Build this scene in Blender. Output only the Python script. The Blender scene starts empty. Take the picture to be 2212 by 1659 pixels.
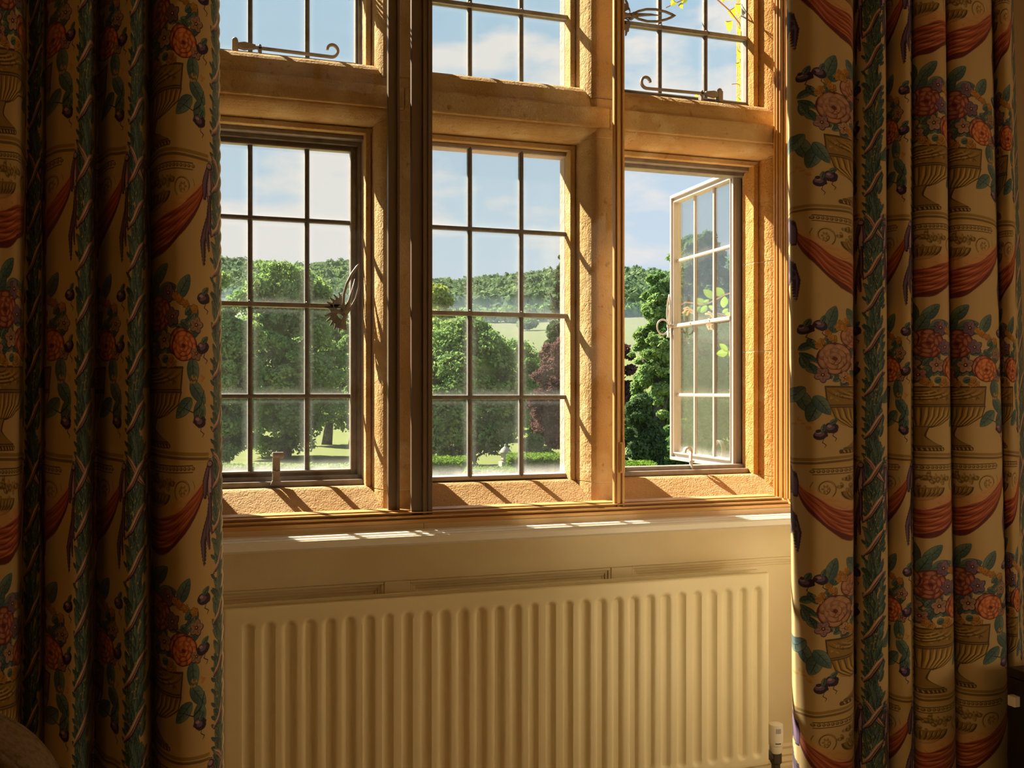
import bpy, math, random
import numpy as np
from mathutils import Vector, Matrix, noise as mnoise

# ------------------------------------------------------------------ camera, sky, sun, exposure
SC = bpy.context.scene
COL = SC.collection
FPX = 2200.0                         # focal length in pixels of the 2212 px wide frame
TH = math.atan(2200 / 6294.0)        # yaw of the camera away from the wall's normal
EZ = 1.08                            # eye height above the room's floor
cam_d = bpy.data.cameras.new('camera')
cam_d.sensor_width = 36.0
cam_d.lens = 36.0 * FPX / 2212.0
cam_d.shift_y = 15.5 / 2212.0
cam_d.clip_start = 0.05
cam_d.clip_end = 4000
cam = bpy.data.objects.new('camera', cam_d)
COL.objects.link(cam)
cam.location = (0, 0, EZ)
cam.rotation_euler = (math.pi / 2, 0, -TH)
SC.camera = cam

SC.view_settings.view_transform = 'Standard'
SC.view_settings.look = 'None'
SC.view_settings.gamma = 1.0
SC.view_settings.use_curve_mapping = False
SC.view_settings.exposure = 0.0
SC.cycles.max_bounces = 10
SC.cycles.diffuse_bounces = 6
SC.cycles.glossy_bounces = 3
SC.cycles.transmission_bounces = 4
SC.cycles.transparent_max_bounces = 24
SC.cycles.volume_bounces = 0
SC.cycles.use_denoising = True
SC.cycles.sample_clamp_indirect = 4.0
SC.cycles.caustics_reflective = False
SC.cycles.caustics_refractive = False

wd = bpy.data.worlds.new('sky')
SC.world = wd
wd.use_nodes = True
wn = wd.node_tree.nodes; wl = wd.node_tree.links
wn.clear()
def N(t, nodes, **kw):
    n = nodes.new(t)
    for k, v in kw.items():
        setattr(n, k, v)
    return n
w_out = N('ShaderNodeOutputWorld', wn); w_bg = N('ShaderNodeBackground', wn)
w_tc = N('ShaderNodeTexCoord', wn); w_sep = N('ShaderNodeSeparateXYZ', wn)
w_map = N('ShaderNodeMapping', wn); w_map.inputs['Scale'].default_value = (3.4, 3.4, 9.0)
w_map.inputs['Location'].default_value = (0.35, 0.1, 0.62)
w_noise = N('ShaderNodeTexNoise', wn); w_noise.inputs['Scale'].default_value = 1.25
w_noise.inputs['Detail'].default_value = 7; w_noise.inputs['Roughness'].default_value = 0.52
w_ramp = N('ShaderNodeValToRGB', wn)
w_ramp.color_ramp.elements[0].position = 0.53; w_ramp.color_ramp.elements[0].color = (0, 0, 0, 1)
w_ramp.color_ramp.elements[1].position = 0.61; w_ramp.color_ramp.elements[1].color = (1, 1, 1, 1)
w_grad = N('ShaderNodeValToRGB', wn)
ge = w_grad.color_ramp.elements
ge[0].position = 0.0; ge[0].color = (0.77, 0.80, 0.81, 1)
ge[1].position = 1.0; ge[1].color = (0.20, 0.33, 0.52, 1)
e = ge.new(0.12); e.color = (0.62, 0.73, 0.83, 1)
e = ge.new(0.38); e.color = (0.42, 0.61, 0.78, 1)
w_mix = N('ShaderNodeMixRGB', wn); w_mix.inputs['Color2'].default_value = (0.84, 0.815, 0.80, 1)
wl.new(w_tc.outputs['Generated'], w_sep.inputs[0]); wl.new(w_sep.outputs['Z'], w_grad.inputs[0])
wl.new(w_tc.outputs['Generated'], w_map.inputs[0]); wl.new(w_map.outputs[0], w_noise.inputs['Vector'])
wl.new(w_noise.outputs['Fac'], w_ramp.inputs[0]); wl.new(w_ramp.outputs[0], w_mix.inputs['Fac'])
wl.new(w_grad.outputs[0], w_mix.inputs['Color1']); wl.new(w_mix.outputs[0], w_bg.inputs['Color'])
w_bg.inputs['Strength'].default_value = 1.0
wl.new(w_bg.outputs[0], w_out.inputs['Surface'])

SUN_DIR = Vector((0.6, -1.0, -1.0)).normalized()      # the way the sunlight travels
sun_d = bpy.data.lights.new('sun', 'SUN')
sun_d.energy = 23.0
sun_d.color = (1.0, 0.89, 0.70)
sun_d.angle = math.radians(0.6)
sun = bpy.data.objects.new('sun', sun_d)
COL.objects.link(sun)
sun.rotation_euler = SUN_DIR.to_track_quat('-Z', 'Y').to_euler()
sun.location = (-20, 30, 30)

# radiance of the added fill globe, out of frame to the right of the viewer
FILL_W = 14.0

# ------------------------------------------------------------------ helpers
random.seed(7)
RNG = np.random.default_rng(11)

def link(name, me, parent=None, kind=None, label=None, cat=None, group=None):
    o = bpy.data.objects.new(name, me)
    COL.objects.link(o)
    if parent is not None:
        o.parent = parent
    tag(o, label, cat, group, kind)
    return o

def tag(o, label=None, cat=None, group=None, kind=None):
    if label: o['label'] = label
    if cat: o['category'] = cat
    if group: o['group'] = group
    if kind: o['kind'] = kind
    return o

def empty(name, loc=(0, 0, 0), label=None, cat=None, group=None, kind=None, rz=0.0):
    o = bpy.data.objects.new(name, None)
    COL.objects.link(o)
    o.location = loc
    o.rotation_euler = (0, 0, rz)
    o.empty_display_size = 0.05
    return tag(o, label, cat, group, kind)

class MB:
    """collects shapes, then links them as one mesh object"""
    def __init__(s):
        s.v = []; s.f = []; s.mi = []
    def add(s, vs, fs, m=0):
        b = len(s.v)
        s.v += [tuple(p) for p in vs]
        s.f += [tuple(b + i for i in f) for f in fs]
        s.mi += [m] * len(fs)
        return s
    def box(s, x0, x1, y0, y1, z0, z1, m=0):
        vs = [(x, y, z) for z in (z0, z1) for y in (y0, y1) for x in (x0, x1)]
        return s.add(vs, [(0, 2, 3, 1), (4, 5, 7, 6), (0, 1, 5, 4), (2, 6, 7, 3), (0, 4, 6, 2), (1, 3, 7, 5)], m)
    def prism(s, pts, a, b, axis, m=0):
        """closed 2-D outline pts extruded from a to b along axis ('x': pts are (y,z); 'y': (x,z); 'z': (x,y))"""
        def P(p, t):
            return {'x': (t, p[0], p[1]), 'y': (p[0], t, p[1]), 'z': (p[0], p[1], t)}[axis]
        n = len(pts)
        vs = [P(p, a) for p in pts] + [P(p, b) for p in pts]
        fs = [(i, (i + 1) % n, n + (i + 1) % n, n + i) for i in range(n)]
        fs += [tuple(range(n))[::-1], tuple(range(n, 2 * n))]
        return s.add(vs, fs, m)
    def tube(s, pts, r, n=8, m=0, flat=1.0, caps=True):
        pts = [Vector(p) for p in pts]
        rs = r if isinstance(r, (list, tuple)) else [r] * len(pts)
        vs = []; prev = None
        for i, p in enumerate(pts):
            d = (pts[min(i + 1, len(pts) - 1)] - pts[max(i - 1, 0)]).normalized()
            if prev is None:
                ref = Vector((0, 0, 1)) if abs(d.z) < 0.9 else Vector((0, 1, 0))
                u = d.cross(ref).normalized()
            else:
                u = (prev - d * prev.dot(d)).normalized()
            w = d.cross(u).normalized(); prev = u
            for k in range(n):
                t = 2 * math.pi * k / n
                vs.append(p + (u * math.cos(t) * flat + w * math.sin(t)) * rs[i])
        fs = []
        for i in range(len(pts) - 1):
            for k in range(n):
                fs.append((i * n + k, i * n + (k + 1) % n, (i + 1) * n + (k + 1) % n, (i + 1) * n + k))
        if caps:
            fs.append(tuple(range(n))[::-1]); fs.append(tuple((len(pts) - 1) * n + k for k in range(n)))
        return s.add(vs, fs, m)
    def lathe(s, prof, c=(0, 0, 0), n=24, m=0):
        vs = []
        for r, z in prof:
            for k in range(n):
                t = 2 * math.pi * k / n
                vs.append((c[0] + r * math.cos(t), c[1] + r * math.sin(t), c[2] + z))
        fs = []
        for i in range(len(prof) - 1):
            for k in range(n):
                fs.append((i * n + k, i * n + (k + 1) % n, (i + 1) * n + (k + 1) % n, (i + 1) * n + k))
        fs.append(tuple(range(n))[::-1]); fs.append(tuple((len(prof) - 1) * n + k for k in range(n)))
        return s.add(vs, fs, m)
    def mesh(s, name, mats, smooth=False, recalc=True):
        me = bpy.data.meshes.new(name)
        me.from_pydata(s.v, [], s.f)
        for mt in (mats if isinstance(mats, (list, tuple)) else [mats]):
            me.materials.append(mt)
        if any(s.mi):
            me.polygons.foreach_set('material_index', s.mi)
        if smooth:
            me.polygons.foreach_set('use_smooth', [True] * len(me.polygons))
        me.validate(); me.update()
        if recalc:
            import bmesh
            bm = bmesh.new(); bm.from_mesh(me); bmesh.ops.recalc_face_normals(bm, faces=bm.faces); bm.to_mesh(me); bm.free()
        return me
    def build(s, name, mats, parent=None, smooth=False, bevel=0.0, seg=2, **kw):
        o = link(name, s.mesh(name, mats, smooth), parent, **kw)
        if bevel:
            md = o.modifiers.new('bevel', 'BEVEL'); md.width = bevel; md.segments = seg; md.limit_method = 'ANGLE'; md.angle_limit = math.radians(40)
        return o

def fast_mesh(name, verts, quads, mat, smooth=False):
    me = bpy.data.meshes.new(name)
    verts = np.ascontiguousarray(verts, dtype=np.float32); quads = np.ascontiguousarray(quads, dtype=np.int32)
    nf, k = quads.shape
    me.vertices.add(len(verts)); me.vertices.foreach_set('co', verts.ravel())
    me.loops.add(nf * k); me.loops.foreach_set('vertex_index', quads.ravel())
    me.polygons.add(nf); me.polygons.foreach_set('loop_start', np.arange(0, nf * k, k, dtype=np.int32))
    me.polygons.foreach_set('use_smooth', np.full(nf, smooth))
    me.materials.append(mat)
    me.update(calc_edges=True)
    return me

def at(px, d, py=None):
    """ground point at column px of the photograph and depth d from the camera"""
    a = math.atan((px - 1106) / FPX) + TH
    y = d / (math.tan(a) * math.sin(TH) + math.cos(TH)); x = y * math.tan(a)
    if py is None: return x, y
    return x, y, EZ + (845 - py) * d / FPX

# ------------------------------------------------------------------ materials
MATS = {}
def principled(name, color, rough=0.6, metal=0.0, spec=0.5, noise=None, bump=None, voro=None):
    """noise = (scale, second colour, low, high); bump = list of (scale, strength, distance, detail)"""
    m = bpy.data.materials.new(name); m.use_nodes = True
    nd = m.node_tree.nodes; lk = m.node_tree.links
    b = nd['Principled BSDF']
    b.inputs['Base Color'].default_value = (*color, 1)
    b.inputs['Roughness'].default_value = rough
    b.inputs['Metallic'].default_value = metal
    b.inputs['Specular IOR Level'].default_value = spec
    tc = N('ShaderNodeTexCoord', nd)
    geo = N('ShaderNodeNewGeometry', nd)
    src = geo.outputs['Position']
    if noise:
        last = None
        for (sc, c2, lo, hi) in noise:
            t = N('ShaderNodeTexNoise', nd); t.inputs['Scale'].default_value = sc; t.inputs['Detail'].default_value = 6
            lk.new(src, t.inputs['Vector'])
            r = N('ShaderNodeMapRange', nd); r.inputs['From Min'].default_value = lo; r.inputs['From Max'].default_value = hi
            lk.new(t.outputs['Fac'], r.inputs['Value'])
            mx = N('ShaderNodeMixRGB', nd); mx.inputs['Color1'].default_value = (*color, 1); mx.inputs['Color2'].default_value = (*c2, 1)
            if last: lk.new(last, mx.inputs['Color1'])
            lk.new(r.outputs[0], mx.inputs['Fac']); last = mx.outputs[0]
        lk.new(last, b.inputs['Base Color'])
    if bump:
        prev = None
        for (sc, st, dist, det) in bump:
            t = N('ShaderNodeTexNoise', nd); t.inputs['Scale'].default_value = sc; t.inputs['Detail'].default_value = det
            lk.new(src, t.inputs['Vector'])
            bp = N('ShaderNodeBump', nd); bp.inputs['Strength'].default_value = st; bp.inputs['Distance'].default_value = dist
            lk.new(t.outputs['Fac'], bp.inputs['Height'])
            if prev: lk.new(prev, bp.inputs['Normal'])
            prev = bp.outputs[0]
        lk.new(prev, b.inputs['Normal'])
    MATS[name] = m
    return m

M_stone = principled('sandstone', (0.60, 0.40, 0.19), 0.95, spec=0.1,
    noise=[(3.0, (0.50, 0.30, 0.12), 0.42, 0.62), (11.0, (0.67, 0.50, 0.28), 0.50, 0.70), (60.0, (0.36, 0.20, 0.08), 0.62, 0.78)],
    bump=[(34, 0.9, 0.006, 4), (210, 0.9, 0.0032, 5)])
M_stone_sill = principled('sandstone_sill', (0.56, 0.36, 0.19), 0.95, spec=0.1,
    noise=[(4.0, (0.49, 0.29, 0.13), 0.42, 0.62), (160.0, (0.34, 0.19, 0.09), 0.62, 0.8)],
    bump=[(60, 0.8, 0.004, 3), (260, 1.0, 0.0036, 6)])
M_stone_jamb = principled('orange_sandstone', (0.52, 0.27, 0.085), 0.95, spec=0.1,
    noise=[(4.0, (0.47, 0.225, 0.06), 0.42, 0.62), (14.0, (0.58, 0.34, 0.13), 0.52, 0.72), (70.0, (0.34, 0.16, 0.05), 0.62, 0.8)],
    bump=[(38, 1.0, 0.007, 4), (190, 1.0, 0.0045, 6)])
M_stone_out = principled('weathered_outer_stone', (0.40, 0.33, 0.28), 0.95, spec=0.1, bump=[(60, 0.9, 0.005, 5)])
M_mortar = principled('lime_mortar', (0.62, 0.50, 0.34), 0.95, spec=0.1, bump=[(150, 0.5, 0.002, 3)])
M_bronze = principled('bronze_aluminium', (0.58, 0.32, 0.11), 0.42, metal=0.1, spec=0.5, bump=[(300, 0.05, 0.0004, 2)])
M_bronze2 = principled('bronze_aluminium_dark', (0.15, 0.10, 0.06), 0.45, metal=0.3, spec=0.4)
M_iron = principled('painted_iron', (0.27, 0.23, 0.20), 0.45, metal=0.1, noise=[(40, (0.19, 0.16, 0.135), 0.45, 0.7)], bump=[(120, 0.25, 0.0008, 3)])
M_lead = principled('lead_came', (0.12, 0.105, 0.10), 0.55, metal=0.25, noise=[(60, (0.2, 0.17, 0.15), 0.5, 0.75)], bump=[(90, 0.35, 0.0009, 3)])
M_putty = principled('window_putty', (0.40, 0.33, 0.30), 0.9, spec=0.1, bump=[(160, 0.8, 0.002, 4)])
M_cream = principled('cream_gloss_paint', (0.82, 0.69, 0.44), 0.38, spec=0.4, noise=[(5.0, (0.77, 0.63, 0.38), 0.45, 0.7)], bump=[(22, 0.10, 0.002, 3), (150, 0.05, 0.0006, 3)])
M_ledge = principled('white_ledge_paint', (0.86, 0.80, 0.70), 0.32, spec=0.5, bump=[(60, 0.06, 0.001, 3)])
M_tan = principled('tan_window_board_paint', (0.58, 0.40, 0.22), 0.45, bump=[(60, 0.1, 0.001, 3)])
M_rad = principled('radiator_enamel', (0.84, 0.73, 0.47), 0.36, spec=0.45, bump=[(180, 0.05, 0.0005, 2)])
M_wall = principled('cream_wall_paint', (0.80, 0.66, 0.44), 0.7, spec=0.3, bump=[(60, 0.12, 0.001, 3)])
M_shade_wall = principled('shaded_wall_brown', (0.30, 0.20, 0.10), 0.8, spec=0.2, bump=[(60, 0.12, 0.001, 3)])  # brown wall tone with the shade put into the colour
M_ceiling = principled('ceiling_paint', (0.86, 0.78, 0.64), 0.9, bump=[(60, 0.12, 0.001, 3)])
M_floor = principled('pale_carpet', (0.78, 0.62, 0.40), 0.95, spec=0.1, noise=[(30, (0.70, 0.54, 0.34), 0.4, 0.6)], bump=[(500, 0.6, 0.003, 3)])
M_white = principled('white_plastic', (0.86, 0.80, 0.66), 0.35)
M_dark = principled('black_lacquer', (0.012, 0.010, 0.010), 0.4, bump=[(40, 0.05, 0.001, 2)])
M_slot = principled('dark_slot', (0.02, 0.015, 0.01), 0.8)
M_brass = principled('tarnished_valve_brass', (0.10, 0.085, 0.06), 0.5, metal=0.6, bump=[(90, 0.3, 0.001, 3)])
M_chair = principled('taupe_wool', (0.20, 0.14, 0.085), 0.95, spec=0.1, noise=[(160, (0.14, 0.095, 0.055), 0.4, 0.65)], bump=[(380, 0.7, 0.002, 3)])
M_chair2 = principled('taupe_wool_side', (0.46, 0.33, 0.22), 0.95, spec=0.1, noise=[(160, (0.38, 0.26, 0.17), 0.4, 0.65)], bump=[(380, 0.7, 0.002, 3)])
M_wood = principled('dark_oak', (0.10, 0.055, 0.025), 0.45, noise=[(12, (0.06, 0.03, 0.015), 0.4, 0.6)], bump=[(60, 0.2, 0.001, 4)])
M_lining = principled('curtain_lining', (0.90, 0.84, 0.72), 0.9, spec=0.1, bump=[(500, 0.3, 0.0006, 2)])
M_lampstone = principled('pale_lantern_stone', (0.34, 0.31, 0.26), 0.9, bump=[(30, 0.4, 0.01, 3)])
M_rail = principled('weathered_rail', (0.16, 0.13, 0.10), 0.9, bump=[(20, 0.4, 0.01, 3)])
M_bark = principled('bark', (0.085, 0.075, 0.065), 0.95, spec=0.1, noise=[(6, (0.16, 0.15, 0.14), 0.45, 0.65)], bump=[(9, 0.8, 0.05, 5)])

def leaf_mat(name, c1, c2, c3, trans=0.4, scale=0.5):
    m = bpy.data.materials.new(name); m.use_nodes = True
    nd = m.node_tree.nodes; lk = m.node_tree.links; nd.clear()
    out = N('ShaderNodeOutputMaterial', nd); dif = N('ShaderNodeBsdfDiffuse', nd); tr = N('ShaderNodeBsdfTranslucent', nd)
    mix = N('ShaderNodeMixShader', nd); mix.inputs[0].default_value = trans
    geo = N('ShaderNodeNewGeometry', nd); tx = N('ShaderNodeTexNoise', nd); tx.inputs['Scale'].default_value = scale; tx.inputs['Detail'].default_value = 3
    lk.new(geo.outputs['Position'], tx.inputs['Vector'])
    mr = N('ShaderNodeMapRange', nd); mr.inputs['From Min'].default_value = 0.38; mr.inputs['From Max'].default_value = 0.64
    lk.new(tx.outputs['Fac'], mr.inputs['Value'])
    m1 = N('ShaderNodeMixRGB', nd); m1.inputs['Color1'].default_value = (*c1, 1); m1.inputs['Color2'].default_value = (*c2, 1)
    lk.new(mr.outputs[0], m1.inputs['Fac'])
    m2 = N('ShaderNodeMixRGB', nd); m2.inputs['Color2'].default_value = (*c3, 1)
    lk.new(m1.outputs[0], m2.inputs['Color1'])
    mm = N('ShaderNodeMath', nd, operation='MULTIPLY'); mm.inputs[1].default_value = 0.75
    lk.new(geo.outputs['Random Per Island'], mm.inputs[0]); lk.new(mm.outputs[0], m2.inputs['Fac'])
    lk.new(m2.outputs[0], dif.inputs['Color'])
    hs = N('ShaderNodeHueSaturation', nd); hs.inputs['Value'].default_value = 1.5; hs.inputs['Saturation'].default_value = 1.1
    lk.new(m2.outputs[0], hs.inputs['Color']); lk.new(hs.outputs[0], tr.inputs['Color'])
    lk.new(dif.outputs[0], mix.inputs[1]); lk.new(tr.outputs[0], mix.inputs[2]); lk.new(mix.outputs[0], out.inputs['Surface'])
    MATS[name] = m
    return m

L_green = leaf_mat('leaf_green', (0.17, 0.275, 0.105), (0.33, 0.435, 0.155), (0.095, 0.17, 0.07), trans=0.36)
L_yellow = leaf_mat('leaf_yellow_green', (0.27, 0.34, 0.09), (0.38, 0.41, 0.11), (0.18, 0.26, 0.08))
L_dark = leaf_mat('leaf_dark_green', (0.12, 0.21, 0.07), (0.25, 0.36, 0.11), (0.065, 0.125, 0.05), trans=0.36)
L_copper = leaf_mat('leaf_copper', (0.13, 0.065, 0.065), (0.22, 0.13, 0.12), (0.075, 0.04, 0.045), trans=0.3)
L_conifer = leaf_mat('needle_green', (0.065, 0.11, 0.05), (0.10, 0.15, 0.06), (0.04, 0.075, 0.04), trans=0.25)
L_hedge = leaf_mat('hedge_green', (0.12, 0.20, 0.035), (0.17, 0.26, 0.05), (0.08, 0.15, 0.03), trans=0.3, scale=2.0)
L_far = leaf_mat('woodland_green', (0.13, 0.19, 0.105), (0.20, 0.27, 0.13), (0.10, 0.155, 0.095), trans=0.2, scale=0.012)
L_vine = leaf_mat('creeper_leaf', (0.20, 0.235, 0.03), (0.36, 0.27, 0.04), (0.15, 0.21, 0.035), trans=0.6, scale=9.0)
L_honey = leaf_mat('honeysuckle_leaf', (0.14, 0.27, 0.02), (0.21, 0.33, 0.035), (0.20, 0.26, 0.08), trans=0.55, scale=9.0)
M_petal = principled('honeysuckle_petal', (0.80, 0.52, 0.28), 0.6)
M_twig = principled('twig', (0.42, 0.26, 0.15), 0.8)

def grass_mat():
    m = bpy.data.materials.new('meadow_grass'); m.use_nodes = True
    nd = m.node_tree.nodes; lk = m.node_tree.links; b = nd['Principled BSDF']
    b.inputs['Roughness'].default_value = 0.95; b.inputs['Specular IOR Level'].default_value = 0.1
    geo = N('ShaderNodeNewGeometry', nd); sep = N('ShaderNodeSeparateXYZ', nd); lk.new(geo.outputs['Position'], sep.inputs[0])
    mr = N('ShaderNodeMapRange', nd); mr.inputs['From Min'].default_value = 0; mr.inputs['From Max'].default_value = 1100
    lk.new(sep.outputs['Y'], mr.inputs['Value'])
    rp = N('ShaderNodeValToRGB', nd); rp.color_ramp.interpolation = 'CONSTANT'
    el = rp.color_ramp.elements
    el[0].position = 0; el[0].color = (0.095, 0.12, 0.03, 1)
    el[1].position = 0.17; el[1].color = (0.085, 0.105, 0.04, 1)
    for p, c in ((0.30, (0.085, 0.095, 0.042, 1)), (0.40, (0.15, 0.13, 0.075, 1)), (0.445, (0.16, 0.20, 0.10, 1))):
        q = el.new(p); q.color = c
    lk.new(mr.outputs[0], rp.inputs[0])
    t = N('ShaderNodeTexNoise', nd); t.inputs['Scale'].default_value = 0.4; t.inputs['Detail'].default_value = 8
    lk.new(geo.outputs['Position'], t.inputs['Vector'])
    mx = N('ShaderNodeMixRGB', nd, blend_type='MULTIPLY'); mx.inputs['Fac'].default_value = 0.45
    lk.new(rp.outputs[0], mx.inputs['Color1']); lk.new(t.outputs['Fac'], mx.inputs['Color2'])
    g = N('ShaderNodeGamma', nd); g.inputs['Gamma'].default_value = 0.8
    lk.new(mx.outputs[0], g.inputs[0]); lk.new(g.outputs[0], b.inputs['Base Color'])
    return m
M_grass = grass_mat()

def glass_mat(name, tint, dust, rim, low, warm=(0.85, 0.84, 0.82)):
    """clear glass with a film of dust: a rim along the leads, more towards the bottom edge"""
    m = bpy.data.materials.new(name); m.use_nodes = True
    nd = m.node_tree.nodes; lk = m.node_tree.links; nd.clear()
    out = N('ShaderNodeOutputMaterial', nd)
    tr = N('ShaderNodeBsdfTransparent', nd); tr.inputs[0].default_value = (*tint, 1)
    gl = N('ShaderNodeBsdfGlossy', nd); gl.inputs['Roughness'].default_value = 0.02
    fr = N('ShaderNodeFresnel', nd); fr.inputs[0].default_value = 1.25
    m1 = N('ShaderNodeMixShader', nd); frs = N('ShaderNodeMath', nd, operation='MULTIPLY'); frs.inputs[1].default_value = 0.5; lk.new(fr.outputs[0], frs.inputs[0]); lk.new(frs.outputs[0], m1.inputs[0]); lk.new(tr.outputs[0], m1.inputs[1]); lk.new(gl.outputs[0], m1.inputs[2])
    d1 = N('ShaderNodeBsdfDiffuse', nd); d1.inputs[0].default_value = (*warm, 1)
    d2 = N('ShaderNodeBsdfTranslucent', nd); d2.inputs[0].default_value = (*warm, 1)
    md = N('ShaderNodeMixShader', nd); md.inputs[0].default_value = 0.6; lk.new(d1.outputs[0], md.inputs[1]); lk.new(d2.outputs[0], md.inputs[2])
    tc = N('ShaderNodeTexCoord', nd); sp = N('ShaderNodeSeparateXYZ', nd); lk.new(tc.outputs['Generated'], sp.inputs[0])
    def math_(op, a, b=None):
        n = N('ShaderNodeMath', nd, operation=op)
        for i, x in enumerate((a, b)):
            if x is None: continue
            if isinstance(x, (int, float)): n.inputs[i].default_value = x
            else: lk.new(x, n.inputs[i])
        return n.outputs[0]
    def ramp(x, lo, hi, a, b):
        r = N('ShaderNodeMapRange', nd, interpolation_type='SMOOTHSTEP')
        for k, v in (('From Min', lo), ('From Max', hi), ('To Min', a), ('To Max', b)): r.inputs[k].default_value = v
        lk.new(x, r.inputs['Value']); return r.outputs[0]
    ex = math_('MINIMUM', sp.outputs['X'], math_('SUBTRACT', 1.0, sp.outputs['X']))
    ez = math_('MINIMUM', sp.outputs['Z'], math_('SUBTRACT', 1.0, sp.outputs['Z']))
    e = math_('MINIMUM', ex, math_('MULTIPLY', ez, 1.5))
    geo = N('ShaderNodeNewGeometry', nd)
    t = N('ShaderNodeTexNoise', nd); t.inputs['Scale'].default_value = 22; t.inputs['Detail'].default_value = 8; lk.new(geo.outputs['Position'], t.inputs['Vector'])
    t2 = N('ShaderNodeTexNoise', nd); t2.inputs['Scale'].default_value = 420; t2.inputs['Detail'].default_value = 2; lk.new(geo.outputs['Position'], t2.inputs['Vector'])
    film = math_('ADD', ramp(e, 0.0, 0.045, rim, 0.0), ramp(e, 0.0, 0.16, rim * 0.25, 0.0))
    bott = ramp(sp.outputs['Z'], 0.0, 0.17, low, 0.0)
    spk = ramp(t2.outputs['Fac'], 0.68, 0.76, 0.0, 0.12)
    tot = math_('ADD', math_('ADD', film, math_('MULTIPLY', bott, t.outputs['Fac'])), math_('ADD', math_('MULTIPLY', t.outputs['Fac'], dust), spk))
    if rim == 0: tot = math_('MULTIPLY', t.outputs['Fac'], dust)
    m2 = N('ShaderNodeMixShader', nd); lk.new(tot, m2.inputs[0]); lk.new(m1.outputs[0], m2.inputs[1]); lk.new(md.outputs[0], m2.inputs[2])
    lk.new(m2.outputs[0], out.inputs['Surface'])
    return m
G_pane = glass_mat('dusty_pane_glass', (0.97, 0.98, 0.97), 0.012, 0.11, 0.01)
G_low = glass_mat('dusty_bottom_pane_glass', (0.97, 0.98, 0.97), 0.014, 0.12, 0.30, (0.86, 0.88, 0.92))
G_sash = glass_mat('sash_glass', (0.985, 0.985, 0.975), 0.004, 0.0, 0.0)
G_open = glass_mat('dusty_open_pane_glass', (0.93, 0.95, 0.93), 0.022, 0.10, 0.04)
G_open_low = glass_mat('dusty_open_bottom_pane_glass', (0.93, 0.95, 0.93), 0.04, 0.12, 0.35, (0.86, 0.88, 0.92))

# ------------------------------------------------------------------ room shell
WY = 2.15            # face of the panelling under the window
NY = 2.29            # inner nose of the stone
OX0, OX1 = -0.02, 1.535
ZL, ZH = 0.787, 2.50
RX0, RX1, RY0 = -1.3, 2.75, -1.9
def wall(name, *boxes, mat=M_wall):
    m = MB()
    for b in boxes: m.box(*b)
    return m.build(name, mat, kind='structure')
floor = wall('floor', (RX0 - .2, RX1 + .2, RY0 - .2, 2.60, -0.12, 0.0), mat=M_floor)
ceiling = wall('ceiling', (RX0 - .2, RX1 + .2, RY0 - .2, 2.60, 2.72, 2.85), mat=M_ceiling)
BX0, BX1, BY = -0.50, 1.64, 1.80            # the window bay: its side walls and the room wall beside it
wall('wall_left', (RX0 - .2, RX0, RY0, BY, 0, 2.72))
wall('wall_right', (RX1, RX1 + .2, RY0, BY, 0, 2.72))
wall('wall_bay_left', (RX0 - .2, BX0, BY, 2.60, 0, 2.72), mat=M_cream)
wall('wall_bay_right', (BX1, RX1 + .2, BY, 2.60, 0, 2.72), mat=M_cream)
wall('wall_front', (RX0 - .2, RX1 + .2, RY0 - .2, RY0, 0, 2.72))
wb = MB()
wb.box(BX0, OX0 - .03, WY + .012, 2.45, 0, 2.72)
wb.box(OX1 + .03, BX1, WY + .012, 2.45, 0, 2.72)
wb.box(OX0 - .03, OX1 + .03, WY + .012, 2.58, 0, 0.755)
wb.box(OX0 - .03, OX1 + .03, WY + .012, 2.58, 2.56, 2.72)
wall_back = wb.build('wall_back', M_cream, kind='structure')

# panelling: rail, stiles and the recessed panels with their mouldings
pm = MB().box(BX0, BX1, WY, WY + .013, 0.671, 0.762)
pm.build('rail', M_cream, wall_back, bevel=0.002)
def stile(x0, x1):
    MB().box(x0, x1, WY, WY + .013, 0.20, 0.671).build('stile', M_cream, wall_back, bevel=0.002)
PAN = [(-0.44, -0.055), (0.0, 0.4615), (0.5184, 0.9945), (1.0489, 1.585)]
prev = BX0
for a, b in PAN:
    stile(prev, a); prev = b
stile(prev, BX1)
for a, b in PAN:
    m = MB()
    for (i, w, y) in ((0.0, 0.006, WY + .002), (0.006, 0.007, WY + .006), (0.013, 0.006, WY + .009)):
        x0, x1, z0, z1 = a + i, b - i, 0.20 + i, 0.671 - i
        m.box(x0, x1, y, WY + .014, z1 - w, z1); m.box(x0, x0 + w, y, WY + .014, z0, z1 - w); m.box(x1 - w, x1, y, WY + .014, z0, z1 - w)
    m.build('panel_moulding', M_cream, wall_back, bevel=0.0012)
    MB().box(a + .019, b - .019, WY + .0115, WY + .0135, 0.20, 0.652).build('panel', M_cream, wall_back)

MB().box(BX1, RX1, BY - .004, BY, 0, 2.72).build('shade_facing', M_shade_wall, wall_back)  # added thin facing, darkens the wall beside the bay as shade would
MB().box(RX0, BX0, BY - .004, BY, 0, 2.72).build('shade_facing', M_shade_wall, wall_back)
# skirting with its moulded top
sk = MB().prism([(WY + .013, 0), (WY - .022, 0), (WY - .022, .165), (WY - .017, .170), (WY - .021, .176), (WY - .012, .184),
                 (WY - .015, .190), (WY - .006, .200), (WY - .008, .206), (WY - .002, .213), (WY + .013, .213)], BX0, BX1, 'x')
sk.build('baseboard_back', M_cream, kind='structure')
for nm, bx in (('baseboard_left', (RX0, RX0 + .02, RY0, BY, 0, .2)), ('baseboard_right', (RX1 - .02, RX1, RY0, BY, 0, .2)), ('baseboard_front', (RX0 + .02, RX1 - .02, RY0, RY0 + .02, 0, .2))):
    MB().box(*bx).build(nm, M_cream, kind='structure', bevel=0.004)

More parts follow.
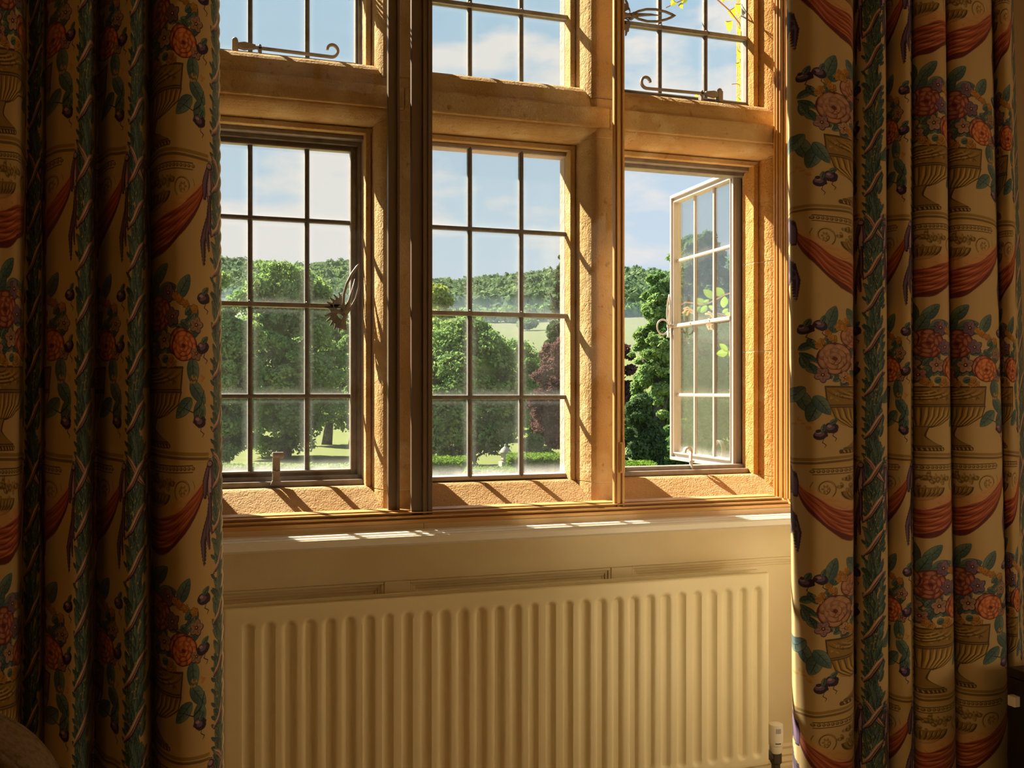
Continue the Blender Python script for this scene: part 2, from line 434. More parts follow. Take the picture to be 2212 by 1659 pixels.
# window ledge: white nosing of three beads, and the tan board behind it
lg = MB().prism([(2.19, .752), (2.118, .752), (2.112, .757), (2.112, .7685), (2.1145, .7715), (2.118, .7715), (2.120, .7695), (2.124, .7695),
                 (2.127, .7735), (2.133, .7745), (2.137, .772), (2.141, .772), (2.145, .7765), (2.152, .7775), (2.156, .7745), (2.19, .7765)], BX0, BX1, 'x')
ledge = lg.build('trim_1', M_ledge, kind='structure')
tag(ledge, 'white painted window ledge with three narrow beads above the radiator')
MB().prism([(2.20, .752), (2.187, .752), (2.187, .765), (2.189, .788), (2.20, .788)], BX0, 0.558, 'x').build('trim_2', M_tan, kind='structure', bevel=0.001)
MB().prism([(2.20, .752), (2.187, .752), (2.187, .765), (2.189, .788), (2.20, .788)], 0.5588, BX1, 'x').build('trim_3', M_tan, kind='structure', bevel=0.001)
# dado rail along the rest of the wall, hidden ends behind the curtain
for nm, a, b in (('trim_4', BX1 + .0, RX1), ('trim_8', RX0, BX0)):
    MB().prism([(BY - .004, .745), (BY - .012, .745), (BY - .018, .752), (BY - .030, .760), (BY - .030, .780), (BY - .016, .788), (BY - .004, .790)], a, b, 'x').build(nm, M_cream, kind='structure')
    MB().prism([(BY - .004, 0), (BY - .022, 0), (BY - .022, .165), (BY - .012, .19), (BY - .004, .213)], a, b, 'x').build('baseboard_back', M_cream, kind='structure')
# lining boards between frame and wall face
MB().box(OX1, OX1 + .03, WY, 2.28, .788, 2.56).build('trim_5', M_tan, kind='structure')
MB().box(OX0 - .03, OX0, WY, 2.28, .788, 2.56).build('trim_6', M_tan, kind='structure')
MB().box(OX0, OX1, WY, 2.28, 2.53, 2.56).build('trim_7', M_tan, kind='structure')

# ------------------------------------------------------------------ stone window
win = empty('window_1', (0, 0, 0), kind='structure')
def arc(cx, cy, rx, ry, t0, t1, n=9):
    return [(cx + rx * math.cos(math.radians(t0 + (t1 - t0) * i / (n - 1))), cy + ry * math.sin(math.radians(t0 + (t1 - t0) * i / (n - 1)))) for i in range(n)]
def half(h):
    """one side of a mullion, from the outside to the nose; (offset from the centre line, y)"""
    k = h - .040
    return [(h, 2.412), (h, 2.374), (h - .011, 2.370), (h - .0125, 2.379), (h - .0145, 2.368)] + \
           [(k + .0255 * math.cos(math.radians(a)), 2.366 - .076 * math.sin(math.radians(a))) for a in (8, 20, 32, 44, 56, 68, 79, 90)]
def mullion(cx, h):
    a = half(h)
    return [(cx + u, y) for u, y in a] + [(cx - u, y) for u, y in a[::-1]]
def stones(name, outline, zs, mat=M_stone):
    for i in range(len(zs) - 1):
        m = MB().prism(outline, zs[i] + .0006, zs[i + 1] - .0006, 'z')
        m.build(name, mat, win, bevel=0.0022, seg=1)
def outer_mullion(cx, h):
    MB().prism([(cx - h, 2.412), (cx - h, 2.445), (cx - h + .045, 2.52), (cx + h - .045, 2.52), (cx + h, 2.445), (cx + h, 2.412)], .80, 2.56, 'z').build('outer_mullion', M_stone_out, win, bevel=.002, seg=1)
M1C, M1H, M2C, M2H = 0.536, 0.0700, 1.0510, 0.0650
stones('mullion', mullion(M1C, M1H), [0.80, 0.853, 1.702, 1.80, 2.13, 2.56])
stones('mullion', mullion(M2C, M2H), [0.80, 0.856, 1.704, 1.80, 2.20, 2.56])
outer_mullion(M1C, M1H); outer_mullion(M2C, M2H)
def jamb(edge, sgn):
    pts = [(edge + sgn * .06, 2.56), (edge + sgn * .06, 2.50), (edge, 2.432), (edge, 2.374)] + [(edge + sgn * .011, 2.370), (edge + sgn * .0125, 2.379), (edge + sgn * .0145, 2.368)]
    k = .060
    pts += [(edge + sgn * (k - .0455 * math.cos(math.radians(a))), 2.366 - .076 * math.sin(math.radians(a))) for a in (8, 20, 32, 44, 56, 68, 79, 90)]
    pts += [(edge + sgn * .20, NY), (edge + sgn * .20, 2.56)]
    return pts
stones('jamb_stone', jamb(1.520, 1), [0.80, 0.853, 1.187, 1.426, 1.70, 1.80, 2.15, 2.56], M_stone_jamb)
stones('jamb_stone', jamb(0.030, -1), [0.80, 0.853, 1.25, 1.70, 1.80, 2.15, 2.56])
# transom (outline in y, z): soffit moulding, flat nose, small ledge, round top
sof = [(2.56, 1.76), (2.44, 1.690), (2.374, 1.686), (2.370, 1.697), (2.379, 1.6985), (2.368, 1.7005)]
sof += [(2.366 - .076 * math.sin(math.radians(a)), 1.7265 - .026 * math.cos(math.radians(a))) for a in (8, 20, 32, 44, 56, 68, 79)]
tr_out = sof + [(NY + .001, 1.7265), (NY - .010, 1.7245), (NY - .012, 1.7275), (NY - .013, 1.771), (NY - .009, 1.7750), (NY + .012, 1.7765)]
tr_out += [(2.376 - .072 * math.cos(math.radians(a)), 1.776 + .068 * math.sin(math.radians(a))) for a in (6, 18, 30, 42, 54, 66, 78, 90)]
tr_out += [(2.50, 1.845), (2.56, 1.80)]
for a, b in ((-0.17, M1C), (M1C, M2C), (M2C, 1.74)):
    MB().prism(tr_out, a + .0006, b - .0006, 'x').build('transom', M_stone, win, bevel=0.0022, seg=1)
# sill (outline in y, z)
sill_out = [(2.62, .70), (2.28, .70), (2.28, .7985), (2.287, .802), (2.364, .853), (2.372, .8565), (2.50, .861), (2.62, .83)]
for a, b in ((-0.17, .52), (.52, 1.03), (1.03, 1.74)):
    MB().prism(sill_out, a + .0006, b - .0006, 'x').build('sill_stone', M_stone_sill, win, bevel=0.002, seg=1)
# head
head = [(y, 2.45 + (z - 1.686)) for y, z in sof] + [(NY, 2.488), (NY, 2.70), (2.56, 2.70)]
MB().prism(head, -0.17, 1.74, 'x').build('head_stone', M_stone, win)
# mortar beds seen in the joints
for cx, h, zz in ((M1C, M1H, (0.853, 1.702, 2.13)), (M2C, M2H, (.856, 1.704, 2.20))):
    for z in zz:
        MB().prism([(cx + (u - cx) * .97, y + .001) for u, y in mullion(cx, h)], z - .0012, z + .0012, 'z').build('mortar_joint', M_mortar, win)
for z in (.853, 1.187, 1.426, 1.70, 2.15):
    MB().prism([(x + .0008, y + .0008) for x, y in jamb(1.520, 1)], z - .0012, z + .0012, 'z').build('mortar_joint', M_mortar, win)

# ------------------------------------------------------------------ secondary glazing: fixed frame
sec = empty('window_2', (0, 0, 0), kind='structure')
STEP = [(0.0, .0135, 2.192), (.0135, .006, 2.203), (.0195, .006, 2.197), (.0255, .006, 2.214), (.0315, .004, 2.207), (.0355, .0045, 2.226)]
m = MB().box(1.5165, 1.5256, 2.192, 2.272, ZL, 2.53)
for y, h in ((2.192, .0), (2.1995, .0030), (2.2085, .0055), (2.2205, .0035), (2.2310, .0065), (2.2430, .0030), (2.2530, .0060), (2.2660, .0045)): m.box(1.5165 - h, 1.5170, y, y + .0035, ZL + .02, 2.53)
m.build('frame_jamb', M_bronze, sec, bevel=0.0009, seg=1)
m = MB()
for o, w, y in STEP: m.box(OX0 + o, OX0 + o + w, y, 2.272, ZL + o * .68, 2.53)
m.build('frame_jamb', M_bronze, sec, bevel=0.0009, seg=1)
m = MB()
for o, w, y in STEP: m.box(OX0 + o, 1.5256 - o, y, 2.272, ZL + o * .68, ZL + (o + w) * .68)
m.build('frame_bottom', M_bronze, sec, bevel=0.0009, seg=1)
m = MB()
for o, w, y in STEP: m.box(OX0 + o, 1.5256 - o, y, 2.272, 2.53 - o - w, 2.53 - o)
m.build('frame_top', M_bronze, sec, bevel=0.0009, seg=1)

def sash(label, x0, x1, z0, z1, y, sl, sr, rail, m_left, m_right, pull=None):
    """sliding glazed sash; sl / sr = lists of (offset, width, y0, y1) strips of its two stiles"""
    t = empty('sliding_sash', (x0, y, z0), label, 'window', 'sliding sashes of the inner glazing')
    L = lambda m: [setattr(m, 'v', [(a - x0, b - y, c - z0) for a, b, c in m.v]), m][1]
    m = MB(); [m.box(x0 + o, x0 + o + w, y + a, y + b, z0, z1) for o, w, a, b in sl]
    L(m).build('stile', m_left, t, bevel=0.0008, seg=1)
    m = MB(); [m.box(x1 - o - w, x1 - o, y + a, y + b, z0, z1) for o, w, a, b in sr]
    L(m).build('stile', m_right, t, bevel=0.0008, seg=1)
    wl_ = max(o + w for o, w, a, b in sl); wr_ = max(o + w for o, w, a, b in sr)
    L(MB().box(x0 + wl_, x1 - wr_, y, y + .016, z0, z0 + rail)).build('rail', M_bronze, t, bevel=0.0008, seg=1)
    L(MB().box(x0 + wl_, x1 - wr_, y, y + .016, z1 - rail, z1)).build('rail', M_bronze, t, bevel=0.0008, seg=1)
    L(MB().box(x0 + wl_ - .003, x1 - wr_ + .003, y + .006, y + .010, z0 + rail - .003, z1 - rail + .003)).build('pane', G_sash, t)
    if pull:
        m = MB().box(*pull); m.box(pull[0] + .002, pull[1] - .002, pull[2] - .004, pull[3], pull[4] + .004, pull[5] - .004)
        L(m).build('pull_handle', M_bronze, t, bevel=0.001)
    return t
sash('left sliding sash of brown aluminium, its edge beside the first stone mullion', 0.012, 0.5142, 0.7995, 2.50, 2.236,
     [(0, .024, 0, .016)], [(0, .0245, 0, .016), (0, .006, -.006, .016)], .012, M_bronze2, M_bronze2)
sash('middle sliding sash of brown aluminium with a small pull on its right edge', 0.5374, 1.0573, 0.7965, 2.50, 2.212,
     [(0, .0245, .002, .018), (.0245, .006, -.004, .016), (.0305, .006, .001, .016), (.0365, .0103, -.001, .016)],
     [(0, .0055, -.003, .016), (.0055, .006, .003, .016), (.0115, .0075, -.002, .016), (.019, .0045, .004, .016)], .012, M_bronze2, M_bronze,
     pull=(1.043, 1.0565, 2.2045, 2.212, .885, .958))

# ------------------------------------------------------------------ leaded lights
def ring(m, x0, x1, z0, z1, w, y0, y1):
    m.box(x0, x0 + w, y0, y1, z0, z1); m.box(x1 - w, x1, y0, y1, z0, z1)
    m.box(x0 + w, x1 - w, y0, y1, z0, z0 + w); m.box(x0 + w, x1 - w, y0, y1, z1 - w, z1)

def leads(t, xs, zs, y, glass, mat, bar_z=(), came=.0105, thick=.006, barmat=None):
    """lead cames and panes between the grid lines xs, zs; local coordinates of t"""
    c = came / 2
    for x in xs[1:-1]:
        MB().prism([(x - c, y - thick), (x - c * .4, y - thick * 1.35), (x + c * .4, y - thick * 1.35), (x + c, y - thick), (x + c, y + thick), (x - c, y + thick)], zs[0], zs[-1], 'z').build('vertical_came', mat, t, bevel=0.0006, seg=1)
    for z in zs[1:-1]:
        k = c * .95
        MB().prism([(y - thick * 1.05, z - k), (y - thick * 1.45, z - k * .4), (y - thick * 1.45, z + k * .4), (y - thick * 1.05, z + k), (y + thick, z + k), (y + thick, z - k)], xs[0], xs[-1], 'x').build('horizontal_came', mat, t, bevel=0.0006, seg=1)
    for z in bar_z:
        MB().prism([(y - .018, z - .0052), (y - .018, z + .0052), (y - .0085, z + .0052), (y - .0085, z - .0052)], xs[0] - .001, xs[-1] + .001, 'x').build('saddle_bar', barmat or mat, t, bevel=0.001, seg=1)
        for x in xs[1:-1]:
            MB().tube([(x + .003, y - .008, z - .007), (x + .004, y - .020, z), (x - .002, y - .015, z + .008), (x - .003, y - .008, z + .009)], .0013, 6).build('copper_tie', M_iron, t)
    for i in range(len(xs) - 1):
        for j in range(len(zs) - 1):
            a = random.uniform(-.0006, .0006)
            MB().box(xs[i] + c * .6, xs[i + 1] - c * .6, y - .0014 + a, y + .0014 + a, zs[j] + c * .6, zs[j + 1] - c * .6).build('pane', (glass if j or zs[0] > 1.2 else {G_pane: G_low, G_open: G_open_low}.get(glass, glass)), t)

def scroll(cx, cz, r0, r1, turns, a0, y, n=26, ccw=1):
    out = []
    for i in range(n):
        t = i / (n - 1); a = a0 + ccw * turns * 2 * math.pi * t; r = r0 + (r1 - r0) * t
        out.append((cx + r * math.cos(a), y, cz + r * math.sin(a)))
    return out

def band(m, pts, w, th, hw=None):
    """flat iron strip (w across, th thick) along pts in the x-z plane; w lies along y"""
    n = len(pts); vs = []
    for i, p in enumerate(pts):
        a = Vector(pts[max(i - 1, 0)]); b = Vector(pts[min(i + 1, n - 1)]); d = (b - a).normalized()
        nn = Vector((-d.z, 0, d.x)); q = Vector(p); ww = hw[i] if hw else w
        for su, sv in ((1, 1), (1, -1), (-1, -1), (-1, 1)):
            vs.append(q + nn * th * .5 * su + Vector((0, ww * .5 * sv, 0)))
    fs = []
    for i in range(n - 1):
        for k in range(4):
            fs.append((i * 4 + k, i * 4 + (k + 1) % 4, (i + 1) * 4 + (k + 1) % 4, (i + 1) * 4 + k))
    fs += [(3, 2, 1, 0), tuple((n - 1) * 4 + k for k in range(4))]
    return m.add(vs, fs)

def casement_stay(t, x0, x1, z, y, flip=1, mat=M_iron):
    """horizontal wrought stay: pivot block at x0, curled end at x1"""
    s = 1 if x1 > x0 else -1
    m = MB()
    L = abs(x1 - x0)
    pts = [(x0 + s * L * k / 10, y, z - .0035 * k / 10) for k in range(11)]
    ex, ez = pts[-1][0], pts[-1][2]
    r = .0175
    a0 = -math.pi / 2
    for k in range(1, 22):
        tt = k / 21; a = a0 + s * (1.50 * math.pi) * tt; rr = r * (1 - .45 * tt)
        pts.append((ex + rr * math.cos(a), y, ez + r + rr * math.sin(a) - (r - rr) * .2))
    band(m, pts, .008, .0065)
    o = m.build('stay', mat, t, smooth=False, bevel=0.0008, seg=1)
    m = MB()
    m.box(x0 - .008, x0 + .006, y - .007, y + .009, z - .020, z + .010)
    m.lathe([(.0068, 0), (.0068, .004), (.004, .007), (.0015, .008)], (x0 - .001, y, z + .010), 10)
    m.prism([(x0 + s * .006, z - .006), (x0 + s * .020, z - .009), (x0 + s * .045, z - .004), (x0 + s * .045, z + .005), (x0 + s * .020, z + .009), (x0 + s * .006, z + .006)], y - .006, y + .006, 'y')
    m.build('stay_pivot', mat, o, bevel=0.0015)
    px = x0 + s * .055
    m = MB().box(px - .004, px + .004, y - .004, y + .012, z - .024, z + .002)
    m.lathe([(.0035, 0), (.004, .003), (.001, .006)], (px, y - .001, z + .002), 8)
    m.build('stay_peg', mat, o, bevel=0.0008)
    return o

def toothed_plate(m, cx, cz, y0, y1, r, a0, a1, teeth, depth):
    """fan-shaped backplate with hooked teeth round its rim, in the x-z plane"""
    ri = r * .55; pts = [(cx + ri * math.cos(a0 + (a1 - a0) * k / 8), cz + ri * math.sin(a0 + (a1 - a0) * k / 8)) for k in range(8, -1, -1)]
    for i in range(teeth):
        b = a0 + (a1 - a0) * i / teeth; e_ = a0 + (a1 - a0) * (i + 1) / teeth; q = b + (e_ - b) * .25; p = b + (e_ - b) * .62
        pts += [(cx + r * math.cos(b), cz + r * math.sin(b)), (cx + (r + depth) * math.cos(q + .05), cz + (r + depth) * math.sin(q + .05)),
                (cx + (r + depth * .9) * math.cos(p), cz + (r + depth * .9) * math.sin(p)), (cx + (r + depth * .1) * math.cos(p + .02), cz + (r + depth * .1) * math.sin(p + .02))]
    pts.append((cx + r * math.cos(a1), cz + r * math.sin(a1)))
    m.prism(pts, y0, y1, 'y')

def ornate_handle(t, cx, cz, y, ang, size=1.0, mirror=1, mat=M_iron):
    """spade-shaped looped lever over a pierced, toothed backplate. ang turns the lever in the x-z plane (0 = pointing up)"""
    ca, sa = math.cos(ang), math.sin(ang)
    def R(x, z):
        x *= mirror * size; z *= size
        return cx + x * ca + z * sa, cz - x * sa + z * ca
    m = MB()
    for (a, b) in ((100, 175), (185, 262)):
        mm = MB(); toothed_plate(mm, 0, 0, 0, .003, .030, math.radians(a), math.radians(b), 5, .011)
        m.add([(cx - x * size * (-mirror if False else -1) * 1.0, y + .006 + yy, cz + z * size) for x, yy, z in mm.v], mm.f)
    # pierced boss: two ring eyes and a hub
    m.tube([(cx, y + .004, cz), (cx - .028 * size, y + .0075, cz)], .004, 8)
    for dz in (-.0135, .0135):
        rg = [(cx - .012 * size + .0105 * size * math.cos(u), y + .0075, cz + dz * size + .0105 * size * math.sin(u)) for u in [2 * math.pi * i / 14 for i in range(15)]]
        m.tube(rg, .0022, 6, caps=False)
    m.build('backplate', mat, t)
    m = MB()
    loop = [(0, -.004), (-.008, .010), (-.0125, .030), (-.0125, .052), (-.008, .074), (0, .096), (.008, .074), (.0125, .052), (.0125, .030), (.008, .010), (0, -.004)]
    pts = []
    for i in range(len(loop) - 1):
        for k in range(3):
            u = k / 3; pts.append((loop[i][0] * (1 - u) + loop[i + 1][0] * u, loop[i][1] * (1 - u) + loop[i + 1][1] * u))
    pts.append(loop[-1])
    P = []
    for x, z in pts:
        X, Z = R(x, z); P.append((X, y - .012 - .05 * max(z, 0) * .25, Z))
    m.tube(P, .0028 * size, 7)
    sp = [(0, .002), (.001, .020), (.0015, .040), (0, .066)]
    m.tube([(R(x, z)[0], y - .012, R(x, z)[1]) for x, z in sp], [.0045 * size, .0036 * size, .0026 * size, .0006], 7)
    m.tube([(R(0, 0)[0], y - .016, R(0, 0)[1]), (R(0, 0)[0], y + .008, R(0, 0)[1])], .0062 * size, 10)
    tail = [(0, -.002, .0045), (0, -.014, .0035), (0, -.026, .007), (0, -.036, .0105)]
    vs = []
    for x, z, w in tail:
        for dx in (-w, w):
            for yy in (-.014, -.0105):
                X, Z = R(x + dx, z); vs.append((X, y + yy, Z))
    fs = []
    for i in range(3):
        b = i * 4
        fs += [(b, b + 2, b + 6, b + 4), (b + 1, b + 5, b + 7, b + 3), (b, b + 4, b + 5, b + 1), (b + 2, b + 3, b + 7, b + 6)]
    fs += [(0, 1, 3, 2), (12, 14, 15, 13)]
    m.add(vs, fs)
    m.build('handle', mat, t, smooth=True)

CY = 2.45     # plane of the iron casements
FYG = 2.41    # plane of the fixed leaded lights
# middle lights: leads set straight in the stone
def fixed_light(label, xs, zs, bars):
    t = empty('leaded_light', (0, FYG, 0), label, 'window')
    leads(t, xs, zs, 0, G_pane, M_lead, bars, barmat=M_iron)
    m = MB(); ring(m, xs[0] - .006, xs[-1] + .006, zs[0] - .006, zs[-1] + .006, .0105, -.008, .040)
    m.build('putty_edge', M_putty, t, bevel=0.002, seg=1)
    return t
CX = [0.604, 0.7309, 0.8658, 0.993]
LZ = [0.866, 1.0647, 1.2705, 1.4803, 1.682]
UZ = [1.845, 2.0285, 2.24, 2.447]
fixed_light('lower middle fixed leaded light of twelve dusty panes between the two mullions', CX, LZ, (1.2705,))
fixed_light('upper middle fixed leaded light above the transom, sky behind it', CX, UZ, (2.0285,))

def casement(name_label, x0, x1, z0, z1, xs, zs, bars, fixed_frame=True, hinge=None, angle=0.0, glass=G_pane, mat=M_iron, cy=2.45):
    """iron casement; origin at the hinge edge when hinge is given"""
    hx = hinge if hinge is not None else x0
    t = empty('casement', (hx, cy, 0), name_label, 'window', rz=angle)
    S = lambda x: x - hx
    m = MB(); ring(m, S(x0), S(x1), z0, z1, .020, -.004, .014); ring(m, S(x0) + .016, S(x1) - .016, z0 + .016, z1 - .016, .0045, -.011, .008)
    ring(m, S(x0) - .004, S(x1) + .004, z0 - .004, z1 + .004, .010, -.013, -.002)
    m.build('casement_frame', mat, t, bevel=0.001, seg=1)
    leads(t, [S(x) for x in xs], zs, 0.004, glass, M_lead if angle == 0 else mat, bars, barmat=mat, thick=.006 if angle == 0 else .0032)
    return t
def iron_surround(x0, x1, z0, z1, w=.022, CY=2.45):
    m = MB(); ring(m, x0, x1, z0, z1, w * .55, CY - .045, CY + .02); ring(m, x0 + w * .5, x1 - w * .5, z0 + w * .5, z1 - w * .5, w * .5, CY - .020, CY + .02)
    m.build('iron_frame', M_iron, win, bevel=0.0012, seg=1)
iron_surround(0.030, 0.4805, .858, 1.690)
iron_surround(0.030, 0.4805, 1.838, 2.455)
iron_surround(1.116, 1.5535, .858, 1.690, CY=2.445)
iron_surround(1.116, 1.5445, 1.838, 2.455, CY=2.425)

ll = casement('lower left iron casement of leaded panes, closed, looped handle at its right', 0.052, 0.4625, .872, 1.676,
              [.073, .2078, .3395, .4485], [.888, 1.068, 1.283, 1.486, 1.660], (1.283,))
ul = casement('upper left iron casement above the transom with a curled stay at its foot', 0.052, 0.474, 1.850, 2.442,
              [.073, .2078, .3400, .4590], [1.866, 2.060, 2.25, 2.426], (2.060,))
ur = casement('upper right iron casement with a curled stay and a looped handle lying sideways', 1.116, 1.5375, 1.846, 2.442,
              [1.134, 1.2600, 1.3975, 1.5215], [1.860, 2.040, 2.23, 2.426], (2.040,), cy=2.418)
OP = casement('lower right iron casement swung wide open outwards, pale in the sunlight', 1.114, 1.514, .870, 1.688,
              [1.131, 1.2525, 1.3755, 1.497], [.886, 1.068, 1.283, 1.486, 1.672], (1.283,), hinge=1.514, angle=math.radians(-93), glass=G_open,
              mat=principled('sunlit_painted_iron', (0.40, 0.365, 0.35), 0.4, metal=0.1, bump=[(120, 0.2, 0.0008, 3)]))  # paler copy of the painted iron, sunlight put into the colour
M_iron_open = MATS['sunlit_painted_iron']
casement_stay(ul, .172 - .052, .392 - .052, 1.874, -.035)
casement_stay(ur, 1.424 - 1.116, 1.206 - 1.116, 1.872, -.030)
ornate_handle(ll, .4270 - .052, 1.270, -.020, math.radians(15), 1.22)
ornate_handle(ul, .4480 - .052, 2.058, -.020, math.radians(-70), 1.0)
ornate_handle(ur, 1.168 - 1.116, 2.054, -.020, math.radians(84), 1.25, mirror=-1)
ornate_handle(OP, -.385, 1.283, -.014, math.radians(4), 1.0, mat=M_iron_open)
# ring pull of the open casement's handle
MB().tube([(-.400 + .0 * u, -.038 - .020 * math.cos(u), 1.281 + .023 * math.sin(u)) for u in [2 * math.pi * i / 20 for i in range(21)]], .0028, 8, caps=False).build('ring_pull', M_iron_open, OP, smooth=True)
# curled stay of the open casement, standing on the sill, and a second curl behind the glass
def upright_stay(t, x, y, z0, z1, curl, mat, w=.010):
    m = MB(); pts = []
    for k in range(8): pts.append((x + .001 * math.sin(k), y, z0 + (z1 - z0) * k / 7))
    for k in range(1, 15):
        a = math.pi * 1.15 * k / 14; pts.append((x - curl * (1 - math.cos(a)) , y, z1 + curl * math.sin(a)))
    band(m, pts, w, .0045)
    m.box(x - .010, x + .010, y - .006, y + .006, z0 - .004, z0 + .008)
    m.box(x - .007, x + .007, y - .008, y + .006, z0 + .028, z0 + .033)
    return m.build('stay', mat, t, bevel=0.0007, seg=1)
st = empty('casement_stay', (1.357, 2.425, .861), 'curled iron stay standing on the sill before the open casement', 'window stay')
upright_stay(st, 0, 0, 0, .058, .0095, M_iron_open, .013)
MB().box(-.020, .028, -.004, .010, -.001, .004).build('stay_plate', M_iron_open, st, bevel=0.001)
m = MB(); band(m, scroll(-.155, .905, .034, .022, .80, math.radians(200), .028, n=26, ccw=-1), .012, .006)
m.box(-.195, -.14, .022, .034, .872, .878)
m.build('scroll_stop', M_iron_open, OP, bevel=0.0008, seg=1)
st2 = empty('casement_stay', (.262, 2.400, .862), 'short iron stay with a rolled top at the foot of the lower left casement', 'window stay')
m = MB().box(-.0085, .0085, -.004, .004, 0, .068)
m.tube([(-.0085, 0, .070), (.0165, 0, .070)], .0075, 12)
m.box(-.010, .010, -.010, .006, .030, .034); m.tube([(0, -.007, .030), (0, -.007, .042)], .0013, 6)
m.prism([(-.014, 0), (.014, 0), (.009, .012), (-.009, .012)], -.005, .005, 'y')
m.build('stay', M_iron, st2, bevel=0.001)

# ------------------------------------------------------------------ radiator
rad = empty('radiator', (0.73, 2.06, 0.2094), 'cream double panel radiator with vertical channels under the window ledge', 'radiator')
RXA, RXB, RZA, RZB, RY = 0.1215, 1.3477, 0.2094, 0.6575, 2.04
pitch = 0.03952; gx0 = 1.3153 - 30 * pitch
def rad_panel(name, yf, sgn, x0, x1, thick=.012):
    xs = []
    k = math.floor((x0 + .012 - gx0) / pitch)
    grooves = [gx0 + i * pitch for i in range(-2, 34) if x0 + .010 < gx0 + i * pitch < x1 - .012]
    xs = set(np.round(np.arange(x0 + .004, x1 - .003, .0040), 5)) | {x0, x0 + .0015, x1 - .0015, x1}
    xs = sorted(xs)
    zs = sorted(set([RZA, RZA + .0015, RZA + .004, RZB - .004, RZB - .0015, RZB] + list(np.linspace(RZA + .012, RZA + .046, 10)) + list(np.linspace(RZB - .056, RZB - .022, 10)) + list(np.linspace(RZA + .05, RZB - .06, 6))))
    gw = .0125; zt, zb = RZB - .030, RZA + .020
    V = []
    for z in zs:
        for x in xs:
            y = 0.0
            u = ((x - gx0 + .0 + gw * 0) % pitch)
            c = min(u, pitch - u)                        # distance from the nearest channel's centre line
            near = round((x - gx0) / pitch) * pitch + gx0
            if x0 + .022 < near < x1 - .022:
                ez = 0.0
                if z > zt - gw: ez = z - (zt - gw)
                if z < zb + gw: ez = (zb + gw) - z
                r = math.hypot(c, ez)
                f = max(0.0, min(1.0, (gw - r) / .0068)); f = f * f * (3 - 2 * f)
                y = .0088 * f
            for e_, q in ((x - x0, .004), (x1 - x, .004), (z - RZA, .004), (RZB - z, .004)):
                if e_ < q: y += (q - math.sqrt(max(q * q - (q - e_) ** 2, 0)))
            V.append((x, yf + sgn * y, z))
    nx, nz = len(xs), len(zs); F = []
    for j in range(nz - 1):
        for i in range(nx - 1):
            a = j * nx + i; F.append((a, a + 1, a + nx + 1, a + nx))
    b = len(V)
    V += [(x, yf + sgn * thick, z) for z in (RZA, RZB) for x in (x0, x1)]
    F += [(b, b + 1, b + 3, b + 2)]
    bot = [i for i in range(nx)]; top = [(nz - 1) * nx + i for i in range(nx)]
    F.append(tuple(bot[::-1] + [b, b + 1][::1])) if False else None
    F = [f for f in F if f]
    F.append(tuple(bot) + (b + 1, b)); F.append(tuple(top[::-1]) + (b + 2, b + 3))
    F.append(tuple(j * nx for j in range(nz))[::-1] + (b, b + 2)); F.append(tuple(j * nx + nx - 1 for j in range(nz)) + (b + 3, b + 1))
    m = MB(); m.add([(x - .73, y - 2.06, z - .2094) for x, y, z in V], F)
    o = m.build(name, M_rad, rad, smooth=True)
    md = o.modifiers.new('split', 'EDGE_SPLIT'); md.split_angle = math.radians(50)
    return o
rad_panel('front_panel', RY, 1, RXA, RXB)
rad_panel('back_panel', 2.098, -1, RXA + .004, RXB)
m = MB()
for i in range(60):
    x = -.59 + i * .0198
    m.prism([(x, -.007), (x + .0015, -.007), (x + .0115, .024), (x + .010, .024)], .035, .415, 'z')
m.build('convector_fins', M_rad, rad, kind='stuff')
for x in (-.59, .60):
    for zz in (.028, .420): MB().tube([(x, -.010, zz), (x, .030, zz)], .011, 10).build('header_tube', M_rad, rad, smooth=True)
for x in (-.35, .35):
    MB().box(x - .012, x + .012, .0385, .0898, .10, .40).build('wall_bracket', M_rad, rad)

tv = empty('radiator_valve', (1.3885, 2.075, 0.0), 'white thermostatic valve on a dark pipe at the right foot of the radiator', 'valve')
hd = MB()
hd.lathe([(.0150, .240), (.0165, .2425), (.0172, .250), (.0172, .287), (.0165, .2905), (.0125, .2925)], (0, 0, 0), 28)
hd.lathe([(.0120, .222), (.0150, .227), (.0152, .2395)], (0, 0, 0), 28)
hd = hd.build('valve_head', M_white, tv, smooth=True)
md = hd.modifiers.new('split', 'EDGE_SPLIT'); md.split_angle = math.radians(40)
m = MB()
for a in (-118, -107, -96, -85):
    t_ = math.radians(a); c_, s_ = math.cos(t_), math.sin(t_)
    m.add([(.0174 * c_ - s_ * q, .0174 * s_ + c_ * q, z) for z in (.272, .2835) for q in (-.0006, .0006)] + [(.0150 * c_ - s_ * q, .0150 * s_ + c_ * q, z) for z in (.272, .2835) for q in (-.0006, .0006)],
          [(0, 1, 3, 2), (4, 6, 7, 5), (0, 4, 5, 1), (2, 3, 7, 6), (0, 2, 6, 4), (1, 5, 7, 3)])
m.build('vent_slots', M_slot, hd)
m = MB()
for a in range(-122, -84, 6):
    t_ = math.radians(a)
    m.box(.0172 * math.cos(t_) - .0011, .0172 * math.cos(t_) + .0011, .0172 * math.sin(t_) - .0007, .0172 * math.sin(t_) + .001, .2475, .2495)
m.build('setting_mark', M_slot, hd)
m = MB().lathe([(.0115, .150), (.0135, .155), (.0135, .172), (.0105, .176), (.0105, .196), (.0140, .200), (.0140, .2215)], (0, 0, 0), 8)
m.tube([(-.047, 0, .235 - .0), (-.030, 0, .232), (-.012, 0, .212)], .008, 8)
m.build('valve_body', M_brass, tv)
MB().tube([(0, 0, .0), (0, 0, .152)], .0075, 12).build('pipe', M_brass, tv, smooth=True)

